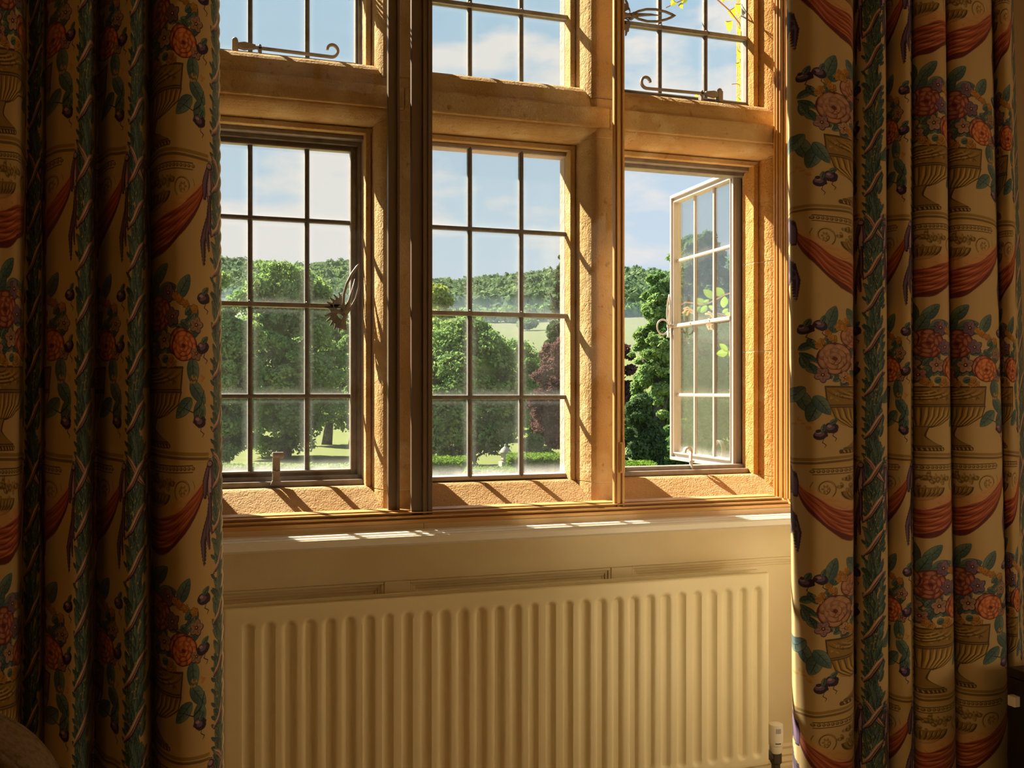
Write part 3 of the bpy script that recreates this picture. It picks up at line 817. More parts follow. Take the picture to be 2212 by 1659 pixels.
# ------------------------------------------------------------------ printed chintz, painted in numpy as one repeat of the cloth
TW, THT = 640, 960
class Print:
    def __init__(s, w, h, base):
        s.w, s.h = w, h
        s.a = np.empty((h, w, 3), np.float32); s.a[:] = base
        yy = np.arange(h)[:, None]; xx = np.arange(w)[None, :]
        weave = 0.5 + 0.5 * np.sin(xx * 2.1) * np.sin(yy * 2.1)
        s.a *= (1.0 - 0.03 * weave)[..., None]
    def blit(s, cx, cy, R, fn, col, alpha=1.0, soft=1.0):
        """fn(dx, dy) -> signed distance-like value, negative inside"""
        x0, y0 = int(cx - R), int(cy - R); n = int(2 * R) + 2
        X = np.arange(x0, x0 + n); Y = np.arange(y0, y0 + n)
        dx = X[None, :] - cx; dy = Y[:, None] - cy
        d = fn(dx, dy)
        m = np.clip(0.5 - d / soft, 0, 1)[..., None] * alpha
        ix = np.ix_(Y % s.h, X % s.w)
        c = col(dx, dy) if callable(col) else np.array(col, np.float32)
        s.a[ix] = s.a[ix] * (1 - m) + c * m
    def ell(s, cx, cy, rx, ry, ang=0, col=(0, 0, 0), alpha=1, soft=1.4):
        ca, sa = math.cos(ang), math.sin(ang)
        def f(dx, dy):
            u = (dx * ca + dy * sa) / rx; v = (-dx * sa + dy * ca) / ry
            return (np.sqrt(u * u + v * v) - 1) * min(rx, ry)
        s.blit(cx, cy, max(rx, ry) + 3, f, col, alpha, soft)
    def stroke(s, pts, w, col, alpha=1, soft=1.2, taper=True):
        pts = [np.array(p, float) for p in pts]; n = 0
        for i in range(len(pts) - 1):
            a, b = pts[i], pts[i + 1]; L = np.hypot(*(b - a)); k = max(1, int(L / max(w * .45, .9)))
            for j in range(k):
                t = (i + j / k) / (len(pts) - 1); q = a + (b - a) * j / k
                ww = w * (math.sin(math.pi * min(max(t, .04), .96)) ** .5 if taper else 1)
                s.ell(q[0], q[1], ww / 2 + .3, ww / 2 + .3, 0, col, alpha, soft)
    def leaf(s, cx, cy, L, Wd, ang, col, dark, light=None, vein=True):
        ca, sa = math.cos(ang), math.sin(ang)
        def f(dx, dy, k=1.0):
            u = (dx * ca + dy * sa) / (L / 2); v = (-dx * sa + dy * ca)
            prof = np.clip(1 - u * u, 0, 1) ** .75 * (Wd / 2) * (1 - .18 * u) * k
            return np.where(np.abs(u) < 1, np.abs(v) - prof, 3)
        s.blit(cx, cy, L / 2 + 3, lambda x, y: f(x, y) - 1.0, dark, .9)
        lt = light if light is not None else tuple(min(1, c * 1.35) for c in col)
        cc = np.array(col, np.float32); ll_ = np.array(lt, np.float32)
        def shade(dx, dy):
            v = (-dx * sa + dy * ca) / (Wd / 2); t = np.clip(.5 - v * .6, 0, 1)[..., None]
            return cc * (1 - t) + ll_ * t
        s.blit(cx, cy, L / 2 + 3, f, shade)
        if vein:
            s.stroke([(cx - ca * L * .45, cy - sa * L * .45), (cx + ca * L * .42, cy + sa * L * .42)], 1.2, dark, .75)
            if L > 26:
                for t in (-.22, 0, .2):
                    for sg in (-1, 1):
                        x, y = cx + ca * L * t, cy + sa * L * t
                        s.stroke([(x, y), (x + ca * L * .13 - sg * sa * Wd * .3, y + sa * L * .13 + sg * ca * Wd * .3)], .8, dark, .5)
    def rose(s, cx, cy, r, base, dark, light, rnd):
        s.ell(cx, cy, r * 1.08, r * .98, 0, dark)
        n = 9
        for ringr, cnt, pr in ((.72, 9, .42), (.45, 7, .36), (.2, 4, .27)):
            off = rnd.uniform(0, 6.28)
            for i in range(cnt):
                a = off + 2 * math.pi * i / cnt + rnd.uniform(-.15, .15)
                x, y = cx + r * ringr * math.cos(a), cy + r * ringr * math.sin(a) * .92
                k = rnd.uniform(.82, 1.08)
                s.ell(x + 1, y + 1.2, r * pr * 1.04, r * pr * .74, a + 1.57, dark, .85)
                s.ell(x, y, r * pr, r * pr * .68, a + 1.57, tuple(c * k for c in base))
                s.ell(x + r * .09 * math.cos(a), y + r * .09 * math.sin(a), r * pr * .66, r * pr * .3, a + 1.57, light, .6, 3)
        s.ell(cx, cy, r * .16, r * .12, .5, dark, .9)
    def bloom(s, cx, cy, r, base, dark, eye, rnd, n=5):
        off = rnd.uniform(0, 6.28)
        for i in range(n):
            a = off + 2 * math.pi * i / n
            s.ell(cx + r * .52 * math.cos(a) + .8, cy + r * .52 * math.sin(a) + 1, r * .56, r * .46, a, dark, .9)
        for i in range(n):
            a = off + 2 * math.pi * i / n; k = rnd.uniform(.85, 1.1)
            s.ell(cx + r * .5 * math.cos(a), cy + r * .5 * math.sin(a), r * .50, r * .40, a, tuple(c * k for c in base))
            s.stroke([(cx, cy), (cx + r * .8 * math.cos(a), cy + r * .8 * math.sin(a))], 1.0, dark, .45)
        s.ell(cx, cy, r * .26, r * .24, 0, eye)
        s.ell(cx - .5, cy - .5, r * .1, r * .1, 0, (.95, .8, .35))

def paint_chintz():
    rnd = random.Random(5)
    P = Print(TW, THT, (0.80, 0.66, 0.43))
    G1, G2, GD, GL = (.27, .37, .36), (.21, .31, .32), (.07, .11, .12), (.44, .51, .44)
    PU, PUD, LI = (.45, .33, .43), (.20, .12, .20), (.74, .58, .62)
    BR, BRD, BRL = (.60, .45, .20), (.34, .24, .10), (.80, .63, .32)
    RD, RDD, RDL = (.68, .30, .17), (.40, .13, .08), (.86, .52, .31)
    H = THT; Wd = TW
    U = lambda u: u * Wd
    T = lambda t: t * H
    # frieze line and its arches
    for t0, hh, c, al in ((.645, .012, BR, .75), (.660, .010, BRD, .45), (.672, .009, BRL, .7)):
        pts = [(U(x), T(t0 + .012 * abs(math.sin(math.pi * (x - .5))) ** 2 * (1 if x else 1))) for x in np.linspace(.10, .90, 26)]
        P.stroke(pts, T(hh), c, al, taper=False)
    for i in range(24):
        x = .20 + .60 * i / 23
        P.ell(U(x), T(.700), 7, 6, 0, BRD, .8); P.ell(U(x) - 1, T(.699), 4, 3.5, 0, BRL, .7)
    P.stroke([(U(.2), T(.690)), (U(.8), T(.690))], 3, BRD, .7, taper=False); P.stroke([(U(.2), T(.712)), (U(.8), T(.712))], 2.5, BRD, .6, taper=False)
    # relief basket with scrolls
    for k in range(60):
        a = rnd.uniform(0, 6.28); r = rnd.uniform(0, 1) ** .5
        x = .5 + .165 * r * math.cos(a); t = .755 + .038 * r * math.sin(a)
        P.ell(U(x), T(t), rnd.uniform(7, 14), rnd.uniform(5, 9), rnd.uniform(0, 3), BRD, .55); P.ell(U(x) - 2, T(t) - 2, rnd.uniform(4, 9), rnd.uniform(3, 6), rnd.uniform(0, 3), BRL, .65)
    def bowl(cy, rx, ry, c):
        def f(dx, dy): return np.maximum((np.sqrt((dx / rx) ** 2 + (dy / ry) ** 2) - 1) * ry, -dy)
        P.blit(U(.5), T(cy), rx + 3, f, c)
    bowl(.785, 92, 52, BRD); bowl(.783, 86, 46, BR)
    for i in range(9):
        x = -72 + 18 * i; P.stroke([(U(.5) + x, T(.785) + 3), (U(.5) + x * .85, T(.785) + 22), (U(.5) + x * .4, T(.785) + 44)], 4, BRD, .7); P.stroke([(U(.5) + x + 5, T(.785) + 4), (U(.5) + (x + 5) * .85, T(.785) + 20)], 3, BRL, .8)
    for sg in (-1, 1):
        c = (U(.5) + sg * 150, T(.770))
        pts = []
        for i in range(34):
            a = -.6 + i * .36; r = 50 * (1 - i / 40)
            pts.append((c[0] + sg * r * math.cos(a), c[1] + r * math.sin(a) * .95))
        P.stroke(pts, 6, BRD, .75); P.stroke([(x - 1.5, y - 1.5) for x, y in pts], 2.6, BRL, .7)
        for i in range(6):
            a = i * 1.05; P.ell(c[0] + 11 * math.cos(a), c[1] + 11 * math.sin(a), 6, 4, a, BR, .9)
        P.stroke([(U(.5) + sg * 40, T(.835)), (U(.5) + sg * 80, T(.855)), (U(.5) + sg * 118, T(.835)), (U(.5) + sg * 150, T(.825))], 5, BRD, .7)
        for i in range(9):
            P.leaf(U(.5) + sg * (45 + 14 * i), T(.848 - .006 * i) + rnd.uniform(-7, 7), 20, 8, rnd.uniform(0, 3), BR, BRD, BRL, vein=False)
        P.stroke([(U(.5) + sg * 8, T(.86)), (U(.5) + sg * 26, T(.885)), (U(.5) + sg * 10, T(.90))], 5, BRD, .7)
    # swag of red cloth hung from column to column
    for k in range(34):
        q = k / 33
        pts = []
        for i in range(31):
            x = i / 30
            s_ = 1 - (2 * x - 1) ** 2
            t = .685 + (0.145 + .160 * q) * s_ ** .72
            pts.append((U(.085 + .83 * x), T(t)))
        if q < .30: c, al = tuple(a * (1 - q * 1.2) + b * q * 1.2 for a, b in zip((.83, .62, .38), RDL)), .5
        elif k % 7 in (0, 4): c, al = RDD, .55
        elif k % 7 in (2, 5): c, al = RDL, .6
        else: c, al = RD, .9
        if k >= 31: c, al = RDD, .85
        P.stroke([(x, y + 3 * math.sin(x * .05 + k)) for x, y in pts], 10, c, al, soft=4, taper=True)
    # bunched heads and ribbon tails
    for sg, ux in ((1, .095), (-1, .905)):
        for t0, t1, w, off in ((.675, .83, 26, 0), (.68, .81, 20, 18), (.68, .82, 18, -16)):
            P.stroke([(U(ux) + sg * off * .2, T(t0)), (U(ux) + sg * off, T((t0 + t1) / 2)), (U(ux) + sg * off * 1.1, T(t1))], w, PUD, .95); P.stroke([(U(ux) + sg * off * .2, T(t0)), (U(ux) + sg * off - 2, T((t0 + t1) / 2)), (U(ux) + sg * off * 1.1 - 2, T(t1 - .01))], w * .55, LI if off == 0 else PU, .85)
        P.ell(U(ux), T(.69), 13, 12, 0, PUD, .9); P.ell(U(ux) - 2, T(.688), 9, 8, 0, LI, .8)
        for t1, dx, w in ((1.03, 20, 24), (.98, 2, 18), (.93, -9, 16)):
            pts = [(U(ux), T(.79)), (U(ux) + sg * dx * .1, T(.86)), (U(ux) + sg * (dx * .9 + 9), T(.92 + (t1 - .98) * .5)), (U(ux) + sg * dx * 1.1, T(t1))]
            P.stroke(pts, w, PUD, .9); P.stroke([(x - 2, y) for x, y in pts], w * .45, PU, .9)
    # urn
    def body(half, c, t0, t1, a=1.0):
        n = int(T(t1) - T(t0))
        for i in range(0, n, 2):
            t = i / n; hw = half(t); P.stroke([(U(.5) - hw, T(t0) + i), (U(.5) + hw, T(t0) + i)], 3.2, c, a, taper=False)
    hb = lambda t: 150 * (1 - .12 * t) if t < .42 else 143 * math.sqrt(max(0.02, 1 - ((t - .38) / .64) ** 2))
    body(lambda t: hb(t) + 2, BRD, .365, .535, .95)
    body(lambda t: hb(t) - 4, BR, .368, .530, .92)
    for i in range(13):
        x = -138 + 23 * i
        P.stroke([(U(.5) + x, T(.447)), (U(.5) + x * .88, T(.49)), (U(.5) + x * .45, T(.530))], 10, BRL, .7); P.stroke([(U(.5) + x + 8, T(.447)), (U(.5) + x * .88 + 7, T(.49)), (U(.5) + x * .45 + 4, T(.530))], 4, BRD, .75)
    for tt in (.368, .440, .448): P.stroke([(U(.5) - 145, T(tt)), (U(.5) + 145, T(tt))], 4, BRD, .8, taper=False)
    for k in range(7):
        r = 30 + 13 * k
        P.stroke([(U(.5) + r * 1.35 * math.cos(a), T(.372) + r * .42 * math.sin(a)) for a in np.linspace(.15, 2.99, 16)], 4, BRL if k % 2 else BRD, .65)
    for k in range(40):
        x = rnd.uniform(-135, 135); P.ell(U(.5) + x, T(rnd.uniform(.38, .435)), rnd.uniform(4, 9), 3, rnd.uniform(0, 3), BRD if k % 2 else BRL, .55)
    nk = lambda t: 30 - 12 * math.sin(math.pi * t) if t < .45 else 18 + 66 * ((t - .45) / .55) ** 1.6
    body(lambda t: nk(t) + 2, BRD, .532, .615, .95); body(lambda t: max(4, nk(t) - 4), BR, .534, .612, .9)
    P.stroke([(U(.5) - 92, T(.625)), (U(.5) + 92, T(.625))], 16, BRD, .9, taper=False)
    for i in range(12): P.stroke([(U(.5) - 84 + 15 * i, T(.620)), (U(.5) - 78 + 15 * i, T(.631))], 6, BRL, .8)
    # bouquet: dark leaves first, then flowers
    for k in range(95):
        a = rnd.uniform(0, 6.28); r = rnd.uniform(0, 1) ** .6
        x = .5 + .36 * r * math.cos(a); t = .235 + .125 * r * math.sin(a)
        P.leaf(U(x), T(t), rnd.uniform(34, 58), rnd.uniform(18, 30), rnd.uniform(0, 6.28), rnd.choice((G1, G2, (.22, .35, .33))), GD, GL)
    for x, t, a in ((.47, .06, -1.5), (.57, .055, -.7), (.52, .10, -1.1), (.62, .11, -.2), (.43, .09, -2.2), (.30, .09, -1.2), (.74, .10, -1.0), (.16, .42, 1.2), (.21, .46, 1.9), (.25, .44, .9), (.12, .40, 2.4), (.80, .38, 1.5), (.83, .45, .9), (.84, .52, 1.6), (.74, .50, 2.4)):
        P.leaf(U(x), T(t), 92, 46, a, G1, GD, GL)
    P.stroke([(U(.74), T(.50)), (U(.80), T(.515)), (U(.85), T(.49)), (U(.87), T(.44))], 2.5, GD, .8)
    for x, t, r in ((.55, .185, 60), (.72, .285, 50), (.32, .255, 62), (.43, .165, 46)):
        b = ((.66, .40, .31), (.64, .33, .23), (.70, .47, .36), (.68, .49, .38))[rnd.randrange(4)] if r != 60 else (.58, .27, .23)
        P.rose(U(x), T(t), r, b, RDD, (.84, .60, .42), rnd)
    P.rose(U(.74), T(.295), 50, (.80, .40, .22), RDD, (.97, .66, .36), rnd)
    for x, t, r in ((.46, .27, 34), (.60, .275, 32), (.63, .12, 30), (.66, .20, 30), (.50, .315, 26), (.25, .32, 28), (.82, .225, 26), (.38, .33, 24), (.82, .32, 22)):
        P.bloom(U(x), T(t), r, rnd.choice(((.66, .48, .44), (.58, .45, .49), (.70, .53, .40), (.50, .38, .44))), PUD, (.35, .12, .16), rnd)
    for x, t in ((.70, .145), (.30, .17), (.24, .20), (.54, .34), (.42, .33), (.66, .34), (.36, .12), (.78, .17)):
        for k in range(4): P.bloom(U(x) + rnd.uniform(-18, 18), T(t) + rnd.uniform(-16, 16), 14, (.76, .52, .20), (.42, .25, .09), (.60, .32, .08), rnd)
    for x, t in ((.865, .135), (.17, .14), (.24, .125), (.84, .545), (.30, .53), (.24, .555), (.86, .30)):
        P.ell(U(x), T(t), 25, 19, rnd.uniform(-.6, .6), PUD); P.ell(U(x) - 4, T(t) - 4, 17, 12, rnd.uniform(-.6, .6), PU); P.ell(U(x) - 8, T(t) - 7, 8, 5, 0, LI, .8)
        for k in range(5):
            a = rnd.uniform(0, 6.28); P.ell(U(x) + 19 * math.cos(a), T(t) + 15 * math.sin(a), 7, 6, 0, PUD)
        P.leaf(U(x) + 8, T(t) - 24, 34, 17, rnd.uniform(-2, 0), G1, GD, GL); P.stroke([(U(x) + 10, T(t) + 14), (U(x) + 4, T(t) + 30), (U(x) + 18, T(t) + 40), (U(x) + 12, T(t) + 52)], 2, PUD, .7)
    for x, t in ((.18, .52), (.14, .50), (.86, .40), (.81, .41)):
        for k in range(5): P.ell(U(x) + rnd.uniform(-14, 14), T(t) + rnd.uniform(-14, 14), 6, 4, rnd.uniform(0, 3), (.80, .55, .24), .9)
    # garland column with crossing ribbons
    for side in range(2):
        for k in range(170):
            t = k / 170 + rnd.uniform(-.004, .004); x = rnd.uniform(-.062, .062)
            a = -math.pi / 2 + (x / .062) * .55 + rnd.uniform(-.3, .3)
            c = (G1, G2, (.33, .42, .35), (.16, .26, .25))[rnd.randrange(4)]
            P.leaf(U(x), T(t), rnd.uniform(44, 62), rnd.uniform(15, 21), a, c, GD, GL, vein=k % 2 == 0)
    for k in range(26):
        t = k / 26 + rnd.uniform(-.01, .01); sg = rnd.choice((-1, 1)); P.leaf(U(sg * .078), T(t), 26, 9, -math.pi / 2 + sg * .8, G2, GD, G1, vein=False)
    for k in range(40): P.ell(U(rnd.uniform(-.05, .05)), T(rnd.random()), 4, 4, 0, (.68, .55, .28), .95); 
    for t0, s0 in ((.0, 1), (.17, 1), (.345, 1), (.52, 1), (.70, -1), (.715, 1), (.86, 1)):
        pts = [(U(-.075 * s0), T(t0 + .055)), (U(-.03 * s0), T(t0 + .028)), (U(.03 * s0), T(t0 - .022)), (U(.075 * s0), T(t0 - .05))]
        P.stroke([(x + 2, y + 3) for x, y in pts], 26, PUD, .85); P.stroke(pts, 20, (.70, .53, .44), .95); P.stroke([(x - 2, y - 3) for x, y in pts], 7, (.86, .70, .57), .8); P.stroke([(x + 2, y + 4) for x, y in pts], 2, PUD, .6)
    return np.clip(P.a, 0, 1)

arr = paint_chintz()
img = bpy.data.images.new('chintz_print', TW, THT, alpha=False)
buf = np.ones((THT, TW, 4), np.float32); buf[..., :3] = arr[::-1]
img.pixels.foreach_set(buf.ravel()); img.update(); img.pack()

M_chintz = bpy.data.materials.new('printed_chintz'); M_chintz.use_nodes = True
nd = M_chintz.node_tree.nodes; lk = M_chintz.node_tree.links; b = nd['Principled BSDF']
b.inputs['Roughness'].default_value = 0.72; b.inputs['Specular IOR Level'].default_value = 0.25
b.inputs['Sheen Weight'].default_value = 0.1
ti = N('ShaderNodeTexImage', nd); ti.image = img; ti.extension = 'REPEAT'
uvn = N('ShaderNodeUVMap', nd); uvn.uv_map = 'UVMap'
lk.new(uvn.outputs[0], ti.inputs[0])
gm = N('ShaderNodeMixRGB', nd, blend_type='MULTIPLY'); gm.inputs['Fac'].default_value = 1.0; gm.inputs['Color2'].default_value = (0.78, 0.84, 0.95, 1)
lk.new(ti.outputs[0], gm.inputs['Color1']); lk.new(gm.outputs[0], b.inputs['Base Color'])
wv = N('ShaderNodeTexNoise', nd); wv.inputs['Scale'].default_value = 700; wv.inputs['Detail'].default_value = 2
geo = N('ShaderNodeNewGeometry', nd); lk.new(geo.outputs['Position'], wv.inputs['Vector'])
bp = N('ShaderNodeBump', nd); bp.inputs['Strength'].default_value = 0.35; bp.inputs['Distance'].default_value = 0.0007
lk.new(wv.outputs['Fac'], bp.inputs['Height']); lk.new(bp.outputs[0], b.inputs['Normal'])

M_cord1 = principled('pale_cord', (.80, .72, .58), .8)
M_cord2 = principled('green_cord', (.52, .56, .46), .8)
def curtain(name, label, ctrl, pxc, y_a, y_b, dy, edge):
    yc = 1.93 + dy; xc = yc * math.tan(math.atan((pxc - 1106) / FPX) + TH); dc = xc * math.sin(TH) + yc * math.cos(TH)
    zz = lambda py: EZ + (845 - py) * dc / FPX
    zref, rep, z_img0, z_img1 = zz(y_a), zz(y_a) - zz(y_b), zz(0), zz(1659)
    """ctrl: (column at the top, column at the bottom, distance y, print coordinate u) along the hem of the folds"""
    def ratio(px): return math.tan(math.atan((px - 1106) / FPX) + TH)
    n = len(ctrl); SEG = 7
    rows = np.linspace(0.015, 2.60, 44)
    def cr(p0, p1, p2, p3, t):
        return .5 * (2 * p1 + (-p0 + p2) * t + (2 * p0 - 5 * p1 + 4 * p2 - p3) * t * t + (-p0 + 3 * p1 - 3 * p2 + p3) * t ** 3)
    V = []; UV = []; F = []
    for z in rows:
        w = (z_img0 - z) / (z_img0 - z_img1)
        w = max(-.35, min(1.25, w))
        line = []
        for (a, b_, y, u) in ctrl:
            px = a + (b_ - a) * w; yy = y + dy + .006 * math.sin(z * 3.1 + u * 9)
            line.append((yy * ratio(px), yy, u))
        for i in range(n - 1):
            p0, p1, p2, p3 = line[max(i - 1, 0)], line[i], line[i + 1], line[min(i + 2, n - 1)]
            for k in range(SEG if i < n - 2 else SEG + 1):
                t = k / SEG
                q = [cr(p0[j], p1[j], p2[j], p3[j], t) if j < 2 else p1[j] + (p2[j] - p1[j]) * t for j in range(3)]
                V.append((q[0], q[1], z)); UV.append((q[2], (z - zref) / rep))
    nx = len(V) // len(rows)
    for j in range(len(rows) - 1):
        for i in range(nx - 1):
            a = j * nx + i; F.append((a, a + 1, a + nx + 1, a + nx))
    me = bpy.data.meshes.new(name); me.from_pydata(V, [], F); me.materials.append(M_chintz); me.materials.append(M_lining)
    uvl = me.uv_layers.new(name='UVMap')
    li = np.empty(len(me.loops), np.int32); me.loops.foreach_get('vertex_index', li)
    uvl.data.foreach_set('uv', np.array(UV, np.float32)[li].ravel())
    me.polygons.foreach_set('use_smooth', [True] * len(me.polygons)); me.update()
    o = link(name, me, None, None, label, 'curtain')
    md = o.modifiers.new('cloth', 'SOLIDIFY'); md.thickness = .006; md.offset = 1.0 if me.polygons[0].normal.y > 0 else -1.0
    md.material_offset = 1; md.material_offset_rim = 0
    ea, eb, ey = edge
    pts = []
    for z in rows[::1]:
        w = max(-.35, min(1.25, (z_img0 - z) / (z_img0 - z_img1)))
        px = ea + (eb - ea) * w; yy = ey + dy + .006 * math.sin(z * 3.1 + ctrl[3][3] * 9)
        pts.append(Vector((yy * ratio(px), yy, z)))
    m = MB(); zz_ = np.arange(.02, 2.59, .007)
    for k in range(2):
        line = []
        for z in zz_:
            j = (z - rows[0]) / (rows[1] - rows[0]); i = int(j); p = pts[i].lerp(pts[min(i + 1, len(pts) - 1)], j - i); a = z * 150 + math.pi * k
            line.append((p.x + .0016 * math.cos(a), p.y + .0016 * math.sin(a), z))
        m.tube(line, .0024, 5, m=k)
    m.build('edge_cord', [M_cord1, M_cord2], o, smooth=True)
    return o
LC = [(-150, -170, 1.93, .02), (-120, -140, 1.90, .15), (-60, -80, 1.895, .30), (0, -10, 1.90, .50), (40, 30, 1.915, .66), (54, 41, 1.97, .72), (60, 46, 1.985, .90), (78, 65, 1.965, 1.0), (92, 84, 1.965, 1.09), (97, 92, 1.99, 1.14),
      (103, 98, 1.965, 1.70), (125, 118, 1.92, 1.77), (152, 142, 1.90, 1.85), (178, 166, 1.893, 1.96), (195, 185, 1.905, 2.03), (204, 194, 1.955, 2.08), (209, 200, 1.99, 2.12),
      (216, 208, 1.985, 2.66), (236, 226, 1.93, 2.75), (258, 245, 1.912, 2.83), (284, 268, 1.888, 2.93), (300, 296, 1.893, 3.02), (312, 318, 1.925, 3.09), (321, 326, 1.985, 3.14),
      (326, 331, 1.985, 3.50), (344, 345, 1.925, 3.56), (372, 372, 1.892, 3.66), (400, 400, 1.885, 3.75), (436, 438, 1.895, 3.86), (460, 466, 1.915, 3.94), (468, 476, 1.935, 3.985), (470, 479, 1.955, 4.02), (466, 475, 1.975, 4.05), (455, 463, 1.985, 4.10)]
RC = [(1745, 1757, 2.000, .085), (1722, 1736, 2.004, .09), (1710, 1725, 2.003, .10), (1706, 1720, 1.998, .105), (1706, 1720, 1.986, .11), (1708, 1722, 1.970, .113), (1711, 1725, 1.957, .118), (1718, 1731, 1.948, .125), (1750, 1758, 1.922, .20), (1780, 1786, 1.920, .28), (1810, 1813, 1.924, .36), (1828, 1830, 1.935, .41), (1834, 1836, 1.955, .44), (1836, 1838, 1.99, .48),
      (1840, 1842, 2.00, .78), (1852, 1852, 1.985, .85), (1862, 1863, 1.965, .90), (1885, 1888, 1.950, 1.0), (1900, 1905, 1.945, 1.08), (1905, 1911, 1.955, 1.12), (1907, 1914, 1.99, 1.15),
      (1912, 1918, 1.990, 1.66), (1930, 1935, 1.962, 1.76), (1950, 1957, 1.945, 1.86), (1960, 1967, 1.95, 1.92), (1964, 1971, 1.985, 1.96),
      (1968, 1975, 1.975, 2.44), (1984, 1992, 1.935, 2.50), (2008, 2020, 1.922, 2.58), (2026, 2045, 1.922, 2.66), (2034, 2056, 1.94, 2.71), (2036, 2059, 1.975, 2.75),
      (2040, 2064, 1.970, 3.47), (2058, 2080, 1.935, 3.54), (2084, 2108, 1.922, 3.64), (2110, 2140, 1.922, 3.74), (2128, 2163, 1.935, 3.82), (2136, 2173, 1.965, 3.88), (2139, 2177, 1.99, 3.92),
      (2144, 2181, 1.985, 4.52), (2156, 2189, 1.955, 4.60), (2168, 2196, 1.945, 4.72), (2176, 2203, 1.955, 4.84), (2180, 2212, 1.985, 4.97), (2184, 2226, 2.01, 5.08)]
curtain('curtain', 'heavy floral chintz curtain hanging at the left of the window', LC, 330, 558, 1203, -.33, (470, 479, 1.962))
curtain('curtain', 'floral chintz curtain with urns and swags hanging at the right of the window', RC, 2000, 645, 1165, -.35, (1707, 1721, 1.985))

# ------------------------------------------------------------------ chair back at the lower left, black cabinet at the lower right
def rounded(w, h, r, n=10):
    pts = [(-w / 2, 0), (w / 2, 0)]
    for i in range(n + 1):
        a = math.pi / 2 * i / n; pts.append((w / 2 - r + r * math.cos(a), h - r + r * math.sin(a)))
    for i in range(n + 1):
        a = math.pi / 2 + math.pi / 2 * i / n; pts.append((-w / 2 + r + r * math.cos(a), h - r + r * math.sin(a)))
    return pts
ch = empty('dining_chair', (-.315, 1.14, 0), 'taupe upholstered chair with a rounded piped back before the left curtain', 'chair', rz=math.radians(-9))
bw, bh = .46, .44
def shift(m, dx=0, dy=0, dz=0): m.v = [(x + dx, y + dy, z + dz) for x, y, z in m.v]; return m
ol = rounded(bw, bh, .115, 14)
shift(MB().prism(ol, -.035, .035, 'y'), dz=.325).build('backrest', M_chair, ch, bevel=.016, seg=4)
m = MB(); k = len(ol)
vs = [(x * .965, -.0345, .325 + z * .982 + .001) for x, z in ol] + [(x * .90, -.046, .325 + z * .93 + .006) for x, z in ol]
m.add(vs, [(i, (i + 1) % k, k + (i + 1) % k, k + i) for i in range(k)] + [tuple(range(k, 2 * k))])
m.build('front_cover', M_chair, ch, smooth=True)
for yy in (-.0385, .0385):
    MB().tube([(x * .968, yy, .325 + z * .984) for x, z in ol[1:] + ol[:1]], .005, 8).build('piping', M_chair, ch, smooth=True)
MB().prism([(-.23, -.46), (.23, -.46), (.24, -.03), (-.24, -.03)], .37, .475, 'z').build('seat', M_chair, ch, bevel=.03, seg=4)
for sx in (-1, 1):
    for yy in (-.43, -.02):
        m = MB(); m.prism([(sx * .20 - .018, yy - .018), (sx * .20 + .018, yy - .018), (sx * .20 + .018, yy + .018), (sx * .20 - .018, yy + .018)], 0, .38, 'z')
        m.v = [(x, y, z) if z > .2 else (sx * .20 + (x - sx * .20) * .6, yy + (y - yy) * .6, z) for x, y, z in m.v]
        m.build('leg', M_wood, ch, bevel=.003)

cb = empty('cabinet', (1.82, 1.38, 0), 'black side cabinet in front of the right curtain at the lower right corner', 'cabinet')
MB().box(-.31, .40, -.20, .12, .05, .545).build('body', M_dark, cb, bevel=.004)
MB().box(-.3102, .401, -.205, .1205, .545, .562).build('top', M_dark, cb, bevel=.003)
MB().box(-.295, .04, -.216, -.200, .065, .53).build('door', M_dark, cb, bevel=.003)
MB().box(.05, .385, -.216, -.200, .065, .53).build('door', M_dark, cb, bevel=.003)
for sx in (-.28, .37):
    for yy in (-.17, .09): MB().box(sx - .02, sx + .02, yy - .02, yy + .02, 0, .05).build('foot', M_dark, cb)
MB().box(-.0135, -.0, -.009, .009, 0, .020).build('label_holder', M_white, cb, bevel=.002).location = (-.3095, .098, .495)

# ------------------------------------------------------------------ added globe and stand that brighten the room, outside the frame on the right
tbl = empty('fill_stand', (2.35, .5, 0), 'added round oak stand under the unseen fill light', 'table')
MB().lathe([(.23, .555), (.235, .56), (.235, .575), (.23, .58)], (0, 0, 0), 32).build('stand_top', M_wood, tbl)
MB().lathe([(.13, 0), (.12, .02), (.03, .04), (.025, .30), (.03, .555)], (0, 0, 0), 20).build('pedestal', M_wood, tbl, smooth=True)
fill_globe = empty('fill_light', (2.35, .5, .58), 'glowing globe added out of frame to brighten the room', 'fill_globe')
MB().lathe([(.07, 0), (.07, .01), (.02, .02), (.018, .10), (.03, .12)], (0, 0, 0), 20).build('base', M_brass, fill_globe, smooth=True)
M_globe = bpy.data.materials.new('glowing_fill_globe'); M_globe.use_nodes = True
bb = M_globe.node_tree.nodes['Principled BSDF']; bb.inputs['Base Color'].default_value = (.8, .7, .5, 1)
bb.inputs['Emission Color'].default_value = (1, .78, .50, 1); bb.inputs['Emission Strength'].default_value = FILL_W
g = MB().lathe([(.02 + .13 * math.sin(math.pi * i / 16), .255 - .135 * math.cos(math.pi * i / 16)) for i in range(17)], (0, 0, 0), 32)
g.build('globe', M_globe, fill_globe, smooth=True)

